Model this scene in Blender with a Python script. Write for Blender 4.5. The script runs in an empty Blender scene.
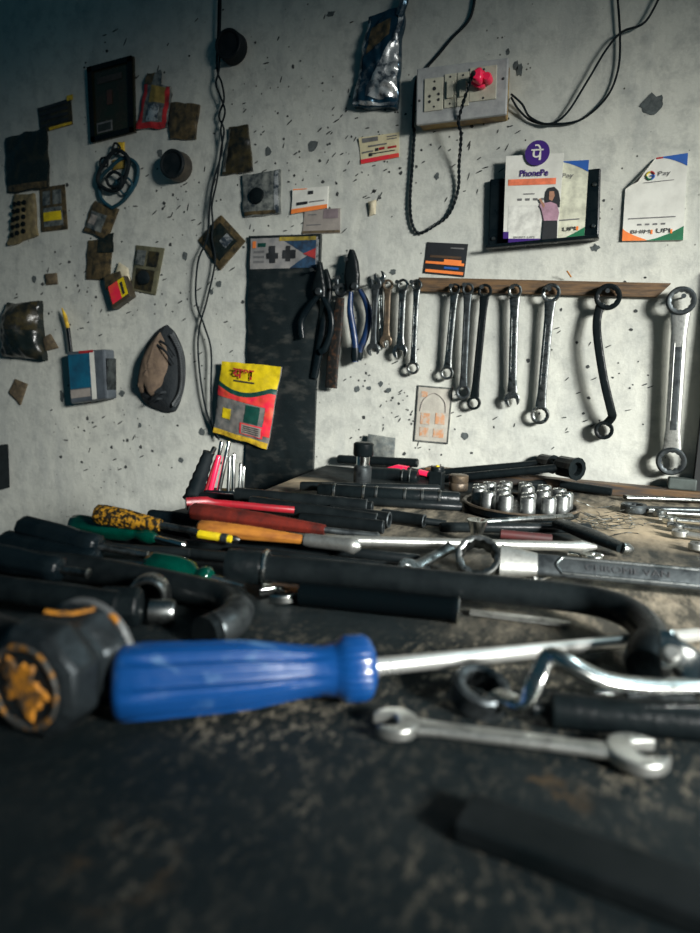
import bpy, bmesh, math, random
from mathutils import Vector, Matrix, noise
V = Vector
PI = math.pi
random.seed(7)
scene = bpy.context.scene
COL = scene.collection
# ------------------------------------------------------------------ camera
F_PX = 678.0
H = 0.16
CAM = V((0, -1.0, H))
yaw, pitch, roll = math.radians(21), math.atan(101 / 678.0), math.radians(2.2)
fwd = V((-math.sin(yaw) * math.cos(pitch), math.cos(yaw) * math.cos(pitch), -math.sin(pitch)))
r0 = V((math.cos(yaw), math.sin(yaw), 0))
u0 = r0.cross(fwd)
cr = r0 * math.cos(roll) + u0 * math.sin(roll)
cu = -r0 * math.sin(roll) + u0 * math.cos(roll)
cd = bpy.data.cameras.new('camera')
cam = bpy.data.objects.new('camera', cd)
COL.objects.link(cam)
M = Matrix((cr, cu, -fwd)).transposed().to_4x4()
M.translation = CAM
cam.matrix_world = M
cd.sensor_fit = 'HORIZONTAL'
cd.sensor_width = 36
cd.lens = 36 * F_PX / 700
cd.clip_start = 0.01
cd.dof.use_dof = True
cd.dof.focus_distance = 0.80
cd.dof.aperture_fstop = 8.0
scene.camera = cam

def ray(px, py):
    return fwd + cr * ((px - 350) / F_PX) + cu * (-(py - 466.5) / F_PX)
def W(px, py, off=0.0):          # point on the back wall, off metres in front of it
    d = ray(px, py)
    return CAM + d * ((-off - CAM.y) / d.y)
def T(px, py, z=0.0):            # point above the bench top
    d = ray(px, py)
    return CAM + d * ((z - CAM.z) / d.z)
WN = V((0, -1, 0))
UP = V((0, 0, 1))
def pxm(p):                      # metres per photo pixel at a point
    return (p - CAM).dot(fwd) / F_PX

# ------------------------------------------------------------------ materials
def nt(name):
    m = bpy.data.materials.new(name)
    m.use_nodes = True
    n = m.node_tree
    return m, n, n.nodes['Principled BSDF']
def node(n, t, **k):
    x = n.nodes.new(t)
    for a, b in k.items():
        if a in x.inputs.keys():
            x.inputs[a].default_value = b
        else:
            setattr(x, a, b)
    return x
def ramp(n, fac, stops):
    r = n.nodes.new('ShaderNodeValToRGB')
    e = r.color_ramp.elements
    while len(e) < len(stops):
        e.new(0.5)
    for i, (p, c) in enumerate(stops):
        e[i].position = p
        e[i].color = (c, c, c, 1) if isinstance(c, (int, float)) else (*c, 1)
    n.links.new(fac, r.inputs[0])
    return r.outputs[0]
def mixc(n, fac, a, b, mode='MIX'):
    m = n.nodes.new('ShaderNodeMix')
    m.data_type = 'RGBA'
    m.blend_type = mode
    for s, v in ((m.inputs[0], fac), (m.inputs[6], a), (m.inputs[7], b)):
        if isinstance(v, (int, float)):
            s.default_value = v
        elif isinstance(v, tuple):
            s.default_value = (*v, 1)
        else:
            n.links.new(v, s)
    return m.outputs[2]
MATS = {}
def mat(name, c1, c2=None, rough=0.5, metal=0.0, scale=60, lo=0.4, hi=0.65, bump=0.0, rvar=0.12, trans=0.0, coat=0.0, spec=0.5, stretch=None, alpha=1.0, bscale=None):
    if name in MATS:
        return MATS[name]
    m, n, b = nt(name)
    tc = node(n, 'ShaderNodeTexCoord')
    mp = node(n, 'ShaderNodeMapping')
    if stretch:
        mp.inputs['Scale'].default_value = stretch
    n.links.new(tc.outputs['Object'], mp.inputs[0])
    nz = node(n, 'ShaderNodeTexNoise', Scale=scale, Detail=6.0, Roughness=0.62)
    n.links.new(mp.outputs[0], nz.inputs['Vector'])
    if c2 is None:
        c2 = tuple(x * 0.6 for x in c1)
    n.links.new(mixc(n, ramp(n, nz.outputs[0], [(lo, 0), (hi, 1)]), c1, c2), b.inputs['Base Color'])
    n.links.new(ramp(n, nz.outputs[0], [(0.3, max(0, rough - rvar)), (0.7, min(1, rough + rvar))]), b.inputs['Roughness'])
    b.inputs['Metallic'].default_value = metal
    b.inputs['Specular IOR Level'].default_value = spec
    b.inputs['Transmission Weight'].default_value = trans
    b.inputs['Coat Weight'].default_value = coat
    b.inputs['Alpha'].default_value = alpha
    if bump:
        n2 = node(n, 'ShaderNodeTexNoise', Scale=bscale or scale * 2, Detail=5.0)
        n.links.new(mp.outputs[0], n2.inputs['Vector'])
        bp = node(n, 'ShaderNodeBump', Strength=bump, Distance=0.002)
        n.links.new(n2.outputs[0], bp.inputs['Height'])
        n.links.new(bp.outputs[0], b.inputs['Normal'])
    MATS[name] = m
    return m
steel = mat('brushed_steel', (0.40, 0.42, 0.41), (0.06, 0.07, 0.07), rough=0.33, metal=1.0, scale=90, lo=0.42, hi=0.62)
chrome = mat('chrome_steel', (0.72, 0.74, 0.71), (0.35, 0.36, 0.34), rough=0.2, metal=1.0, scale=70, lo=0.5, hi=0.8)
bright_steel = mat('bright_shaft_steel', (0.82, 0.83, 0.79), (0.6, 0.61, 0.58), rough=0.36, metal=0.8, scale=60)
satin = mat('satin_steel', (0.50, 0.51, 0.48), (0.16, 0.165, 0.155), rough=0.38, metal=0.85, scale=110, lo=0.45, hi=0.75, bump=0.1)
dark_steel = mat('dark_steel', (0.10, 0.115, 0.12), (0.02, 0.025, 0.028), rough=0.42, metal=0.75, scale=80, bump=0.15)
black_iron = mat('blackened_iron', (0.006, 0.009, 0.010), (0.003, 0.005, 0.006), rough=0.34, metal=0.0, scale=90, bump=0.3, spec=0.15)
black_tube = mat('black_oxide_tube', (0.009, 0.012, 0.013), (0.004, 0.006, 0.007), rough=0.34, metal=0.0, scale=60, bump=0.2, spec=0.14)
rusty = mat('rusty_iron', (0.014, 0.014, 0.013), (0.10, 0.042, 0.018), rough=0.6, metal=0.5, scale=120, lo=0.5, hi=0.72, bump=0.4)
black_plastic = mat('black_plastic', (0.003, 0.006, 0.008), (0.005, 0.009, 0.011), rough=0.30, scale=60, spec=0.16)
black_rubber = mat('black_rubber', (0.005, 0.009, 0.011), (0.012, 0.016, 0.018), rough=0.6, scale=60, spec=0.15)
blue_plastic = mat('worn_blue_plastic', (0.004, 0.055, 0.21), (0.12, 0.25, 0.40), rough=0.36, scale=55, lo=0.53, hi=0.70, bump=0.25, coat=0.45, stretch=(.25, 1, 1))
blue_grip = mat('blue_grip', (0.006, 0.025, 0.085), (0.004, 0.012, 0.04), rough=0.4, scale=90)
green_glassy = mat('green_clear_plastic', (0.0, 0.065, 0.042), (0.0, 0.03, 0.02), rough=0.15, trans=0.35, coat=0.6, scale=50)
red_plastic = mat('red_plastic', (0.30, 0.012, 0.02), (0.16, 0.008, 0.014), rough=0.35, coat=0.3, scale=60)
pink_plastic = mat('neon_pink_plastic', (0.90, 0.02, 0.09), (0.7, 0.015, 0.06), rough=0.35, coat=0.3)
red_brown = mat('red_amber_plastic', (0.13, 0.018, 0.012), (0.04, 0.010, 0.008), rough=0.3, coat=0.3, scale=60)
orange_wood = mat('orange_handle', (0.50, 0.20, 0.03), (0.26, 0.09, 0.018), rough=0.45, scale=110, stretch=(.3, .3, 1))
yellow_paint = mat('yellow_paint', (0.72, 0.48, 0.03), (0.36, 0.22, 0.02), rough=0.5, scale=120)
amber = mat('amber_chipped_plastic', (0.36, 0.18, 0.015), (0.012, 0.01, 0.006), rough=0.3, scale=260, lo=0.44, hi=0.52, bump=0.5, coat=0.3)
orange_paint = mat('orange_paint', (0.55, 0.22, 0.02), (0.06, 0.045, 0.03), rough=0.6, scale=190, lo=0.44, hi=0.58, bump=0.4)
hammer_iron = mat('hammer_iron', (0.035, 0.045, 0.05), (0.010, 0.014, 0.016), rough=0.40, metal=0.5, scale=70, bump=0.35)
old_wood = mat('old_wood', (0.07, 0.04, 0.02), (0.03, 0.018, 0.01), rough=0.7, scale=40, stretch=(1, 6, 12), bump=0.4)
dark_wood = mat('oily_wood', (0.012, 0.013, 0.012), (0.006, 0.007, 0.007), rough=0.65, scale=40, stretch=(1, 6, 12), bump=0.4)
paper = mat('off_white_paper', (0.66, 0.66, 0.60), (0.52, 0.52, 0.47), rough=0.6, scale=25)
paper2 = mat('yellowed_paper', (0.62, 0.56, 0.36), (0.46, 0.40, 0.25), rough=0.6, scale=30)
greypaper = mat('grey_card', (0.30, 0.27, 0.24), (0.2, 0.18, 0.165), rough=0.6, scale=30)
cream = mat('cream_card', (0.55, 0.50, 0.36), (0.38, 0.33, 0.22), rough=0.6, scale=60)
orange_ink = mat('orange_ink', (0.85, 0.23, 0.05), (0.72, 0.18, 0.04), rough=0.5)
red_ink = mat('red_ink', (0.42, 0.022, 0.025), (0.22, 0.015, 0.02), rough=0.5)
pink_ink = mat('pink_red_ink', (0.70, 0.022, 0.055), (0.62, 0.08, 0.03), rough=0.4, scale=45)
yellow_ink = mat('yellow_ink', (0.66, 0.50, 0.01), (0.48, 0.36, 0.01), rough=0.4)
green_ink = mat('green_ink', (0.01, 0.16, 0.07), (0.008, 0.12, 0.05), rough=0.5)
dgreen_ink = mat('dark_green_ink', (0.005, 0.06, 0.045), rough=0.5)
blue_ink = mat('blue_ink', (0.02, 0.10, 0.38), (0.015, 0.08, 0.3), rough=0.5)
purple_ink = mat('purple_ink', (0.045, 0.015, 0.16), (0.04, 0.012, 0.14), rough=0.5)
black_ink = mat('black_ink', (0.02, 0.022, 0.025), rough=0.6)
grey_ink = mat('grey_ink', (0.16, 0.16, 0.16), rough=0.6)
skin = mat('printed_skin', (0.42, 0.22, 0.14), rough=0.5)
pink_shirt = mat('printed_pink_shirt', (0.45, 0.27, 0.34), rough=0.5)
brown_film = mat('oily_brown_film', (0.045, 0.036, 0.016), (0.008, 0.009, 0.008), rough=0.3, scale=55, lo=0.4, hi=0.6, bump=0.4)
brown_film2 = mat('greasy_brown_packet', (0.10, 0.072, 0.034), (0.018, 0.017, 0.012), rough=0.33, scale=85, bump=0.4)
dark_film = mat('greasy_dark_film', (0.008, 0.012, 0.011), (0.030, 0.027, 0.016), rough=0.3, scale=45, lo=0.5, hi=0.7, bump=0.4)
clear_film = mat('grey_blister_film', (0.17, 0.18, 0.165), (0.022, 0.028, 0.032), rough=0.2, scale=75, coat=0.5, bump=0.3)
foil = mat('silver_foil', (0.60, 0.61, 0.60), (0.06, 0.08, 0.10), rough=0.3, metal=0.6, scale=60, lo=0.46, hi=0.56, bump=0.6, bscale=90)
blue_foil = mat('blue_black_foil', (0.012, 0.045, 0.075), (0.16, 0.18, 0.19), rough=0.22, metal=0.5, scale=40, lo=0.55, hi=0.7, bump=0.6, bscale=70)
strip_film = mat('black_dusty_polythene', (0.010, 0.014, 0.015), (0.075, 0.075, 0.066), rough=0.34, scale=20, lo=0.52, hi=0.85, bump=0.4, bscale=60, stretch=(1, 1, 2.2))
grey_panel = mat('aged_grey_pvc', (0.36, 0.37, 0.36), (0.25, 0.26, 0.26), rough=0.5, scale=55, bump=0.15)
ivory = mat('ivory_plastic', (0.46, 0.45, 0.36), (0.36, 0.35, 0.28), rough=0.4, scale=80)
box_yellow = mat('yellowed_box_side', (0.34, 0.22, 0.06), (0.16, 0.10, 0.05), rough=0.6, scale=40)
cloth_brown = mat('brown_cloth', (0.15, 0.105, 0.07), (0.10, 0.07, 0.05), rough=0.85, scale=90, bump=0.4)
cloth_black = mat('black_cloth', (0.005, 0.009, 0.012), (0.010, 0.014, 0.017), rough=0.8, scale=120, bump=0.5)
cable = mat('black_cable', (0.004, 0.009, 0.012), rough=0.5, spec=.2)
teal_rubber = mat('teal_gasket', (0.008, 0.05, 0.075), (0.006, 0.03, 0.04), rough=0.45)
dark_patch = mat('flaked_plaster_grey', (0.085, 0.10, 0.10), (0.05, 0.06, 0.06), rough=0.9, scale=150)
brown_patch = mat('brown_scrap', (0.12, 0.09, 0.05), (0.06, 0.045, 0.03), rough=0.8, scale=150)
oil_blue = mat('blue_label', (0.01, 0.10, 0.17), (0.01, 0.055, 0.10), rough=0.35, scale=30)
grey_box = mat('grey_tin', (0.085, 0.10, 0.115), (0.05, 0.06, 0.07), rough=0.4, scale=40)
rust_shine = mat('worn_brown_steel', (0.16, 0.12, 0.08), (0.06, 0.05, 0.04), rough=0.45, metal=0.6, scale=90, bump=0.3)

def wall_material():
    m, n, b = nt('old_whitewashed_plaster')
    tc = node(n, 'ShaderNodeTexCoord')
    P = tc.outputs['Object']
    big = node(n, 'ShaderNodeTexNoise', Scale=3.5, Detail=6.0, Roughness=0.6)
    fine = node(n, 'ShaderNodeTexNoise', Scale=38.0, Detail=8.0, Roughness=0.7)
    mp = node(n, 'ShaderNodeMapping')
    mp.inputs['Scale'].default_value = (1, 1, 0.22)
    n.links.new(P, mp.inputs[0])
    drip = node(n, 'ShaderNodeTexNoise', Scale=26.0, Detail=5.0, Roughness=0.6)
    n.links.new(mp.outputs[0], drip.inputs['Vector'])
    vo = node(n, 'ShaderNodeTexVoronoi', Scale=75.0)
    msk = node(n, 'ShaderNodeTexNoise', Scale=9.0, Detail=3.0)
    for x in (big, fine, vo, msk):
        n.links.new(P, x.inputs['Vector'])
    base = mixc(n, ramp(n, big.outputs[0], [(0.35, 0), (0.68, 1)]), (0.56, 0.565, 0.50), (0.43, 0.445, 0.41))
    base = mixc(n, ramp(n, fine.outputs[0], [(0.47, 0), (0.72, 0.8)]), base, (0.30, 0.31, 0.29))
    base = mixc(n, ramp(n, drip.outputs[0], [(0.50, 0), (0.74, 0.6)]), base, (0.33, 0.345, 0.33))
    # fly specks
    a = ramp(n, vo.outputs['Distance'], [(0.07, 1), (0.12, 0)])
    c = ramp(n, msk.outputs[0], [(0.50, 0), (0.56, 1)])
    mm = node(n, 'ShaderNodeMath', operation='MULTIPLY')
    n.links.new(a, mm.inputs[0]); n.links.new(c, mm.inputs[1])
    base = mixc(n, mm.outputs[0], base, (0.06, 0.06, 0.055))
    n.links.new(base, b.inputs['Base Color'])
    b.inputs['Roughness'].default_value = 0.85
    b.inputs['Specular IOR Level'].default_value = 0.25
    ad = node(n, 'ShaderNodeMath', operation='ADD')
    n.links.new(big.outputs[0], ad.inputs[0])
    sc = node(n, 'ShaderNodeMath', operation='MULTIPLY'); sc.inputs[1].default_value = 0.22
    n.links.new(fine.outputs[0], sc.inputs[0]); n.links.new(sc.outputs[0], ad.inputs[1])
    bp = node(n, 'ShaderNodeBump', Strength=0.6, Distance=0.012)
    n.links.new(ad.outputs[0], bp.inputs['Height']); n.links.new(bp.outputs[0], b.inputs['Normal'])
    return m

def bench_material():
    m, n, b = nt('worn_black_painted_bench_top')
    tc = node(n, 'ShaderNodeTexCoord')
    P = tc.outputs['Object']
    def nz(s, d=7.0, r=0.65, mapping=None):
        x = node(n, 'ShaderNodeTexNoise', Scale=s, Detail=d, Roughness=r)
        if mapping:
            mp = node(n, 'ShaderNodeMapping'); mp.inputs['Scale'].default_value = mapping
            mp.inputs['Rotation'].default_value = (0, 0, 0.5)
            n.links.new(P, mp.inputs[0]); n.links.new(mp.outputs[0], x.inputs['Vector'])
        else:
            n.links.new(P, x.inputs['Vector'])
        return x.outputs[0]
    def blob(p, r0_, r1_):        # wear patch round a place on the bench
        d = node(n, 'ShaderNodeVectorMath', operation='DISTANCE')
        n.links.new(P, d.inputs[0]); d.inputs[1].default_value = p - BENCH_ORG
        return ramp(n, d.outputs['Value'], [(r0_, 1), (r1_, 0)])
    def mul(a, c):
        x = node(n, 'ShaderNodeMath', operation='MULTIPLY', use_clamp=True)
        for i, v in enumerate((a, c)):
            if isinstance(v, float): x.inputs[i].default_value = v
            else: n.links.new(v, x.inputs[i])
        return x.outputs[0]
    def mx(a, c):
        x = node(n, 'ShaderNodeMath', operation='MAXIMUM')
        n.links.new(a, x.inputs[0]); n.links.new(c, x.inputs[1]); return x.outputs[0]
    base = mixc(n, ramp(n, nz(12), [(0.35, 0), (0.7, 1)]), (0.006, 0.011, 0.013), (0.016, 0.021, 0.022))
    # scattered small tan chips in the paint
    chips = ramp(n, nz(230, 8, 0.8, (1, .55, 1)), [(0.52, 0), (0.58, 1)])
    zone = ramp(n, nz(9, 3, 0.5), [(0.42, 0.10), (0.62, 1)])
    wear1 = mul(chips, zone)
    front = mx(blob(T(330, 740), 0.05, 0.14), mx(blob(T(520, 700), 0.04, 0.12), blob(T(420, 860), 0.02, 0.05)))
    base = mixc(n, mul(mul(wear1, front), 0.9), base, (0.30, 0.265, 0.20))
    base = mixc(n, mul(wear1, 0.13), base, (0.14, 0.115, 0.085))
    streak = ramp(n, nz(60, 8, 0.7, (1, 0.3, 1)), [(0.42, 0), (0.66, 1)])
    right = mx(blob(T(640, 600), 0.04, 0.19), mx(blob(T(690, 520), 0.10, 0.20), blob(T(360, 512), 0.04, 0.20)))
    base = mixc(n, mul(right, 0.55), base, (0.10, 0.09, 0.07))
    base = mixc(n, mul(streak, mul(right, 0.95)), base, (0.36, 0.31, 0.23))
    bare = mx(blob(T(655, 525), 0.04, 0.13), blob(T(300, 482), 0.01, 0.05))
    base = mixc(n, mul(bare, mx(streak, ramp(n, nz(30), [(0.3, 0.3), (0.6, 1)]))), base, (0.42, 0.34, 0.23))
    rust = mul(ramp(n, nz(28), [(0.5, 0), (0.62, 1)]), mx(blob(T(120, 865), 0.004, 0.022), blob(T(545, 790), 0.004, 0.02)))
    base = mixc(n, mul(rust, 0.7), base, (0.20, 0.12, 0.05))
    n.links.new(base, b.inputs['Base Color'])
    n.links.new(ramp(n, nz(40), [(0.3, 0.5), (0.7, 0.8)]), b.inputs['Roughness'])
    b.inputs['Specular IOR Level'].default_value = 0.12
    bp = node(n, 'ShaderNodeBump', Strength=0.5, Distance=0.0015)
    n.links.new(nz(90, 8), bp.inputs['Height']); n.links.new(bp.outputs[0], b.inputs['Normal'])
    return m

# ------------------------------------------------------------------ mesh building
class MB:
    def __init__(s):
        s.v = []; s.f = []
    def add(s, vs, fs):
        k = len(s.v)
        s.v += [V(x) for x in vs]
        s.f += [tuple(i + k for i in f) for f in fs]
        return s
    def box(s, c, ex, ey, ez):       # half-extent vectors
        vs = [c + ex * a + ey * b_ + ez * d for d in (-1, 1) for b_ in (-1, 1) for a in (-1, 1)]
        return s.add(vs, [(0, 2, 3, 1), (4, 5, 7, 6), (0, 1, 5, 4), (2, 6, 7, 3), (0, 4, 6, 2), (1, 3, 7, 5)])
    def rings(s, rows, closed=False, caps=True):
        n = len(rows[0]); vs = [p for r in rows for p in r]; fs = []
        m = len(rows)
        for i in range(m if closed else m - 1):
            for j in range(n):
                a = i * n + j; b_ = i * n + (j + 1) % n
                i2 = (i + 1) % m
                fs.append((a, b_, i2 * n + (j + 1) % n, i2 * n + j))
        if caps and not closed:
            fs.append(tuple(range(n - 1, -1, -1)))
            fs.append(tuple((m - 1) * n + j for j in range(n)))
        return s.add(vs, fs)
    def lathe(s, A, B, prof, n=24, fn=None, abs_=False, x0=None):   # prof: (t along A->B, radius)
        ax = (B - A); L = ax.length; ax.normalize()
        e1 = x0 or (ax.cross(UP) if abs(ax.z) < 0.9 else ax.cross(V((1, 0, 0))))
        e1 = (e1 - ax * e1.dot(ax)).normalized(); e2 = ax.cross(e1)
        rows = []
        for t, r in prof:
            c = A + ax * (t if abs_ else t * L)
            row = []
            for j in range(n):
                th = 2 * PI * j / n
                rr = r * (fn(th, t) if fn else 1)
                row.append(c + (e1 * math.cos(th) + e2 * math.sin(th)) * rr)
            rows.append(row)
        return s.rings(rows)
    def sweep(s, pts, secs, up=UP, n=14, sq=1.0):   # secs (half width, half thickness); sq <1 boxier
        rows = []
        N = len(pts)
        for i, p in enumerate(pts):
            t = (pts[min(i + 1, N - 1)] - pts[max(i - 1, 0)]).normalized()
            sd = t.cross(up)
            if sd.length < 1e-4: sd = t.cross(V((1, 0.1, 0)))
            sd.normalize(); u = sd.cross(t)
            hw, ht = secs[i] if isinstance(secs, list) else secs
            row = []
            for j in range(n):
                th = 2 * PI * (j + 0.5) / n
                c, q = math.cos(th), math.sin(th)
                c = math.copysign(abs(c) ** sq, c); q = math.copysign(abs(q) ** sq, q)
                row.append(p + sd * (hw * c) + u * (ht * q))
            rows.append(row)
        return s.rings(rows)
    def tube(s, pts, r, n=12):
        rs = r if isinstance(r, list) else [r] * len(pts)
        rows = []; N = len(pts); prev = None
        for i, p in enumerate(pts):
            t = (pts[min(i + 1, N - 1)] - pts[max(i - 1, 0)]).normalized()
            if prev is None:
                e = t.cross(UP)
                if e.length < 0.05: e = t.cross(V((1, 0, 0)))
            else:
                e = prev - t * prev.dot(t)
            e.normalize(); prev = e; f = t.cross(e)
            rows.append([p + (e * math.cos(2 * PI * j / n) + f * math.sin(2 * PI * j / n)) * rs[i] for j in range(n)])
        return s.rings(rows)
    def ring(s, c, ax, Ro, Ri, h, star=0.10, n=48, pts=12):
        ax = ax.normalized()
        e1 = ax.cross(UP)
        if e1.length < 0.1: e1 = ax.cross(V((1, 0, 0)))
        e1.normalize(); e2 = ax.cross(e1)
        k = (Ro - Ri) * 0.28
        prof = [(Ro - k, -h), (Ro, -h + k), (Ro, h - k), (Ro - k, h), (Ri + k, h), (Ri, h - k * 0.6), (Ri, -h + k * 0.6), (Ri + k, -h)]
        rows = []
        for r, z in prof:
            row = []
            for j in range(n):
                th = 2 * PI * j / n
                rr = r
                if r < Ri + k * 0.5:
                    ph = (th * pts / (2 * PI)) % 1
                    rr = r * (1 + star * (1 - abs(ph * 2 - 1)) - star * 0.5)
                row.append(c + ax * z + (e1 * math.cos(th) + e2 * math.sin(th)) * rr)
            rows.append(row)
        return s.rings(rows, closed=True)
    def prism(s, poly, o, ex, ey, ez, h0, h1):      # poly: 2-D outline
        n = len(poly)
        vs = [o + ex * x + ey * y + ez * h0 for x, y in poly] + [o + ex * x + ey * y + ez * h1 for x, y in poly]
        fs = [tuple(range(n - 1, -1, -1)), tuple(range(n, 2 * n))] + [(i, (i + 1) % n, n + (i + 1) % n, n + i) for i in range(n)]
        return s.add(vs, fs)
ORG = {}
def mk(name, mb, m, parent=None, origin=None, bevel=0, sub=0, smooth=True, angle=40):
    if parent is not None: origin = ORG[parent.name]
    if origin is None:
        xs = mb.v
        origin = V(((min(p.x for p in xs) + max(p.x for p in xs)) / 2, (min(p.y for p in xs) + max(p.y for p in xs)) / 2, min(p.z for p in xs)))
    me = bpy.data.meshes.new(name)
    me.from_pydata([p - origin for p in mb.v], [], mb.f)
    bm = bmesh.new(); bm.from_mesh(me)
    bmesh.ops.recalc_face_normals(bm, faces=bm.faces)
    bm.to_mesh(me); bm.free()
    me.materials.append(m)
    for p in me.polygons: p.use_smooth = smooth
    if smooth:
        try: me.set_sharp_from_angle(angle=math.radians(angle))
        except Exception: pass
    o = bpy.data.objects.new(name, me)
    COL.objects.link(o)
    if parent is not None: o.parent = parent
    else: o.location = origin
    ORG[o.name] = origin.copy()
    if bevel:
        md = o.modifiers.new('bevel', 'BEVEL'); md.width = bevel; md.segments = 2; md.limit_method = 'ANGLE'; md.angle_limit = math.radians(35)
    if sub:
        md = o.modifiers.new('sub', 'SUBSURF'); md.levels = sub; md.render_levels = sub
    return o
def tag(o, label, cat, group=None, kind=None):
    o['label'] = label; o['category'] = cat
    if group: o['group'] = group
    if kind: o['kind'] = kind
    return o
def thing(name, label, cat, loc, group=None):
    o = bpy.data.objects.new(name, None); COL.objects.link(o)
    o.location = loc; o.empty_display_size = 0.01
    ORG[o.name] = V(loc)
    return tag(o, label, cat, group)
def copy_tree(o, delta, label=None, group=None):
    c = o.copy(); COL.objects.link(c); c.location = o.location + delta
    if label: c['label'] = label
    if group: c['group'] = group
    ORG[c.name] = ORG[o.name] + delta
    def kids(src, dst):
        for ch in list(src.children):
            if ch.name.startswith(('camera',)): continue
            k = ch.copy(); COL.objects.link(k); k.parent = dst
            kids(ch, k)
    kids(o, c)
    return c
def spline(pts, k=8):
    out = []; n = len(pts)
    for i in range(n - 1):
        p0, p1, p2, p3 = pts[max(i - 1, 0)], pts[i], pts[i + 1], pts[min(i + 2, n - 1)]
        for j in range(k):
            t = j / k
            out.append(0.5 * ((2 * p1) + (p2 - p0) * t + (2 * p0 - 5 * p1 + 4 * p2 - p3) * t * t + (3 * p1 - p0 - 3 * p2 + p3) * t ** 3))
    out.append(pts[-1]); return out
def text(body, m, parent, o, ex, ey, width, height=None, name='lettering', th=0.00008, bold=0.0):
    """flat printed lettering, lower-left corner at o"""
    cu_ = bpy.data.curves.new(name, 'FONT'); cu_.body = body; cu_.extrude = 0.0; cu_.offset = bold; cu_.resolution_u = 3
    t = bpy.data.objects.new(name, cu_); COL.objects.link(t)
    dg = bpy.context.evaluated_depsgraph_get(); dg.update()
    me = bpy.data.meshes.new_from_object(t.evaluated_get(dg))
    bpy.data.objects.remove(t)
    xs = [v.co.x for v in me.vertices]; ys = [v.co.y for v in me.vertices]
    if not xs: return None
    x0, x1, y0, y1 = min(xs), max(xs), min(ys), max(ys)
    sx = width / (x1 - x0); sy = (height / (y1 - y0)) if height else sx
    ez = ex.cross(ey).normalized(); org = ORG[parent.name]
    for v in me.vertices:
        c = v.co
        v.co = (o + ex * ((c.x - x0) * sx) + ey * ((c.y - y0) * sy) + ez * th) - org
    me.materials.clear(); me.materials.append(m)
    ob = bpy.data.objects.new(name, me); COL.objects.link(ob); ob.parent = parent
    ORG[ob.name] = org
    return ob

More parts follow.
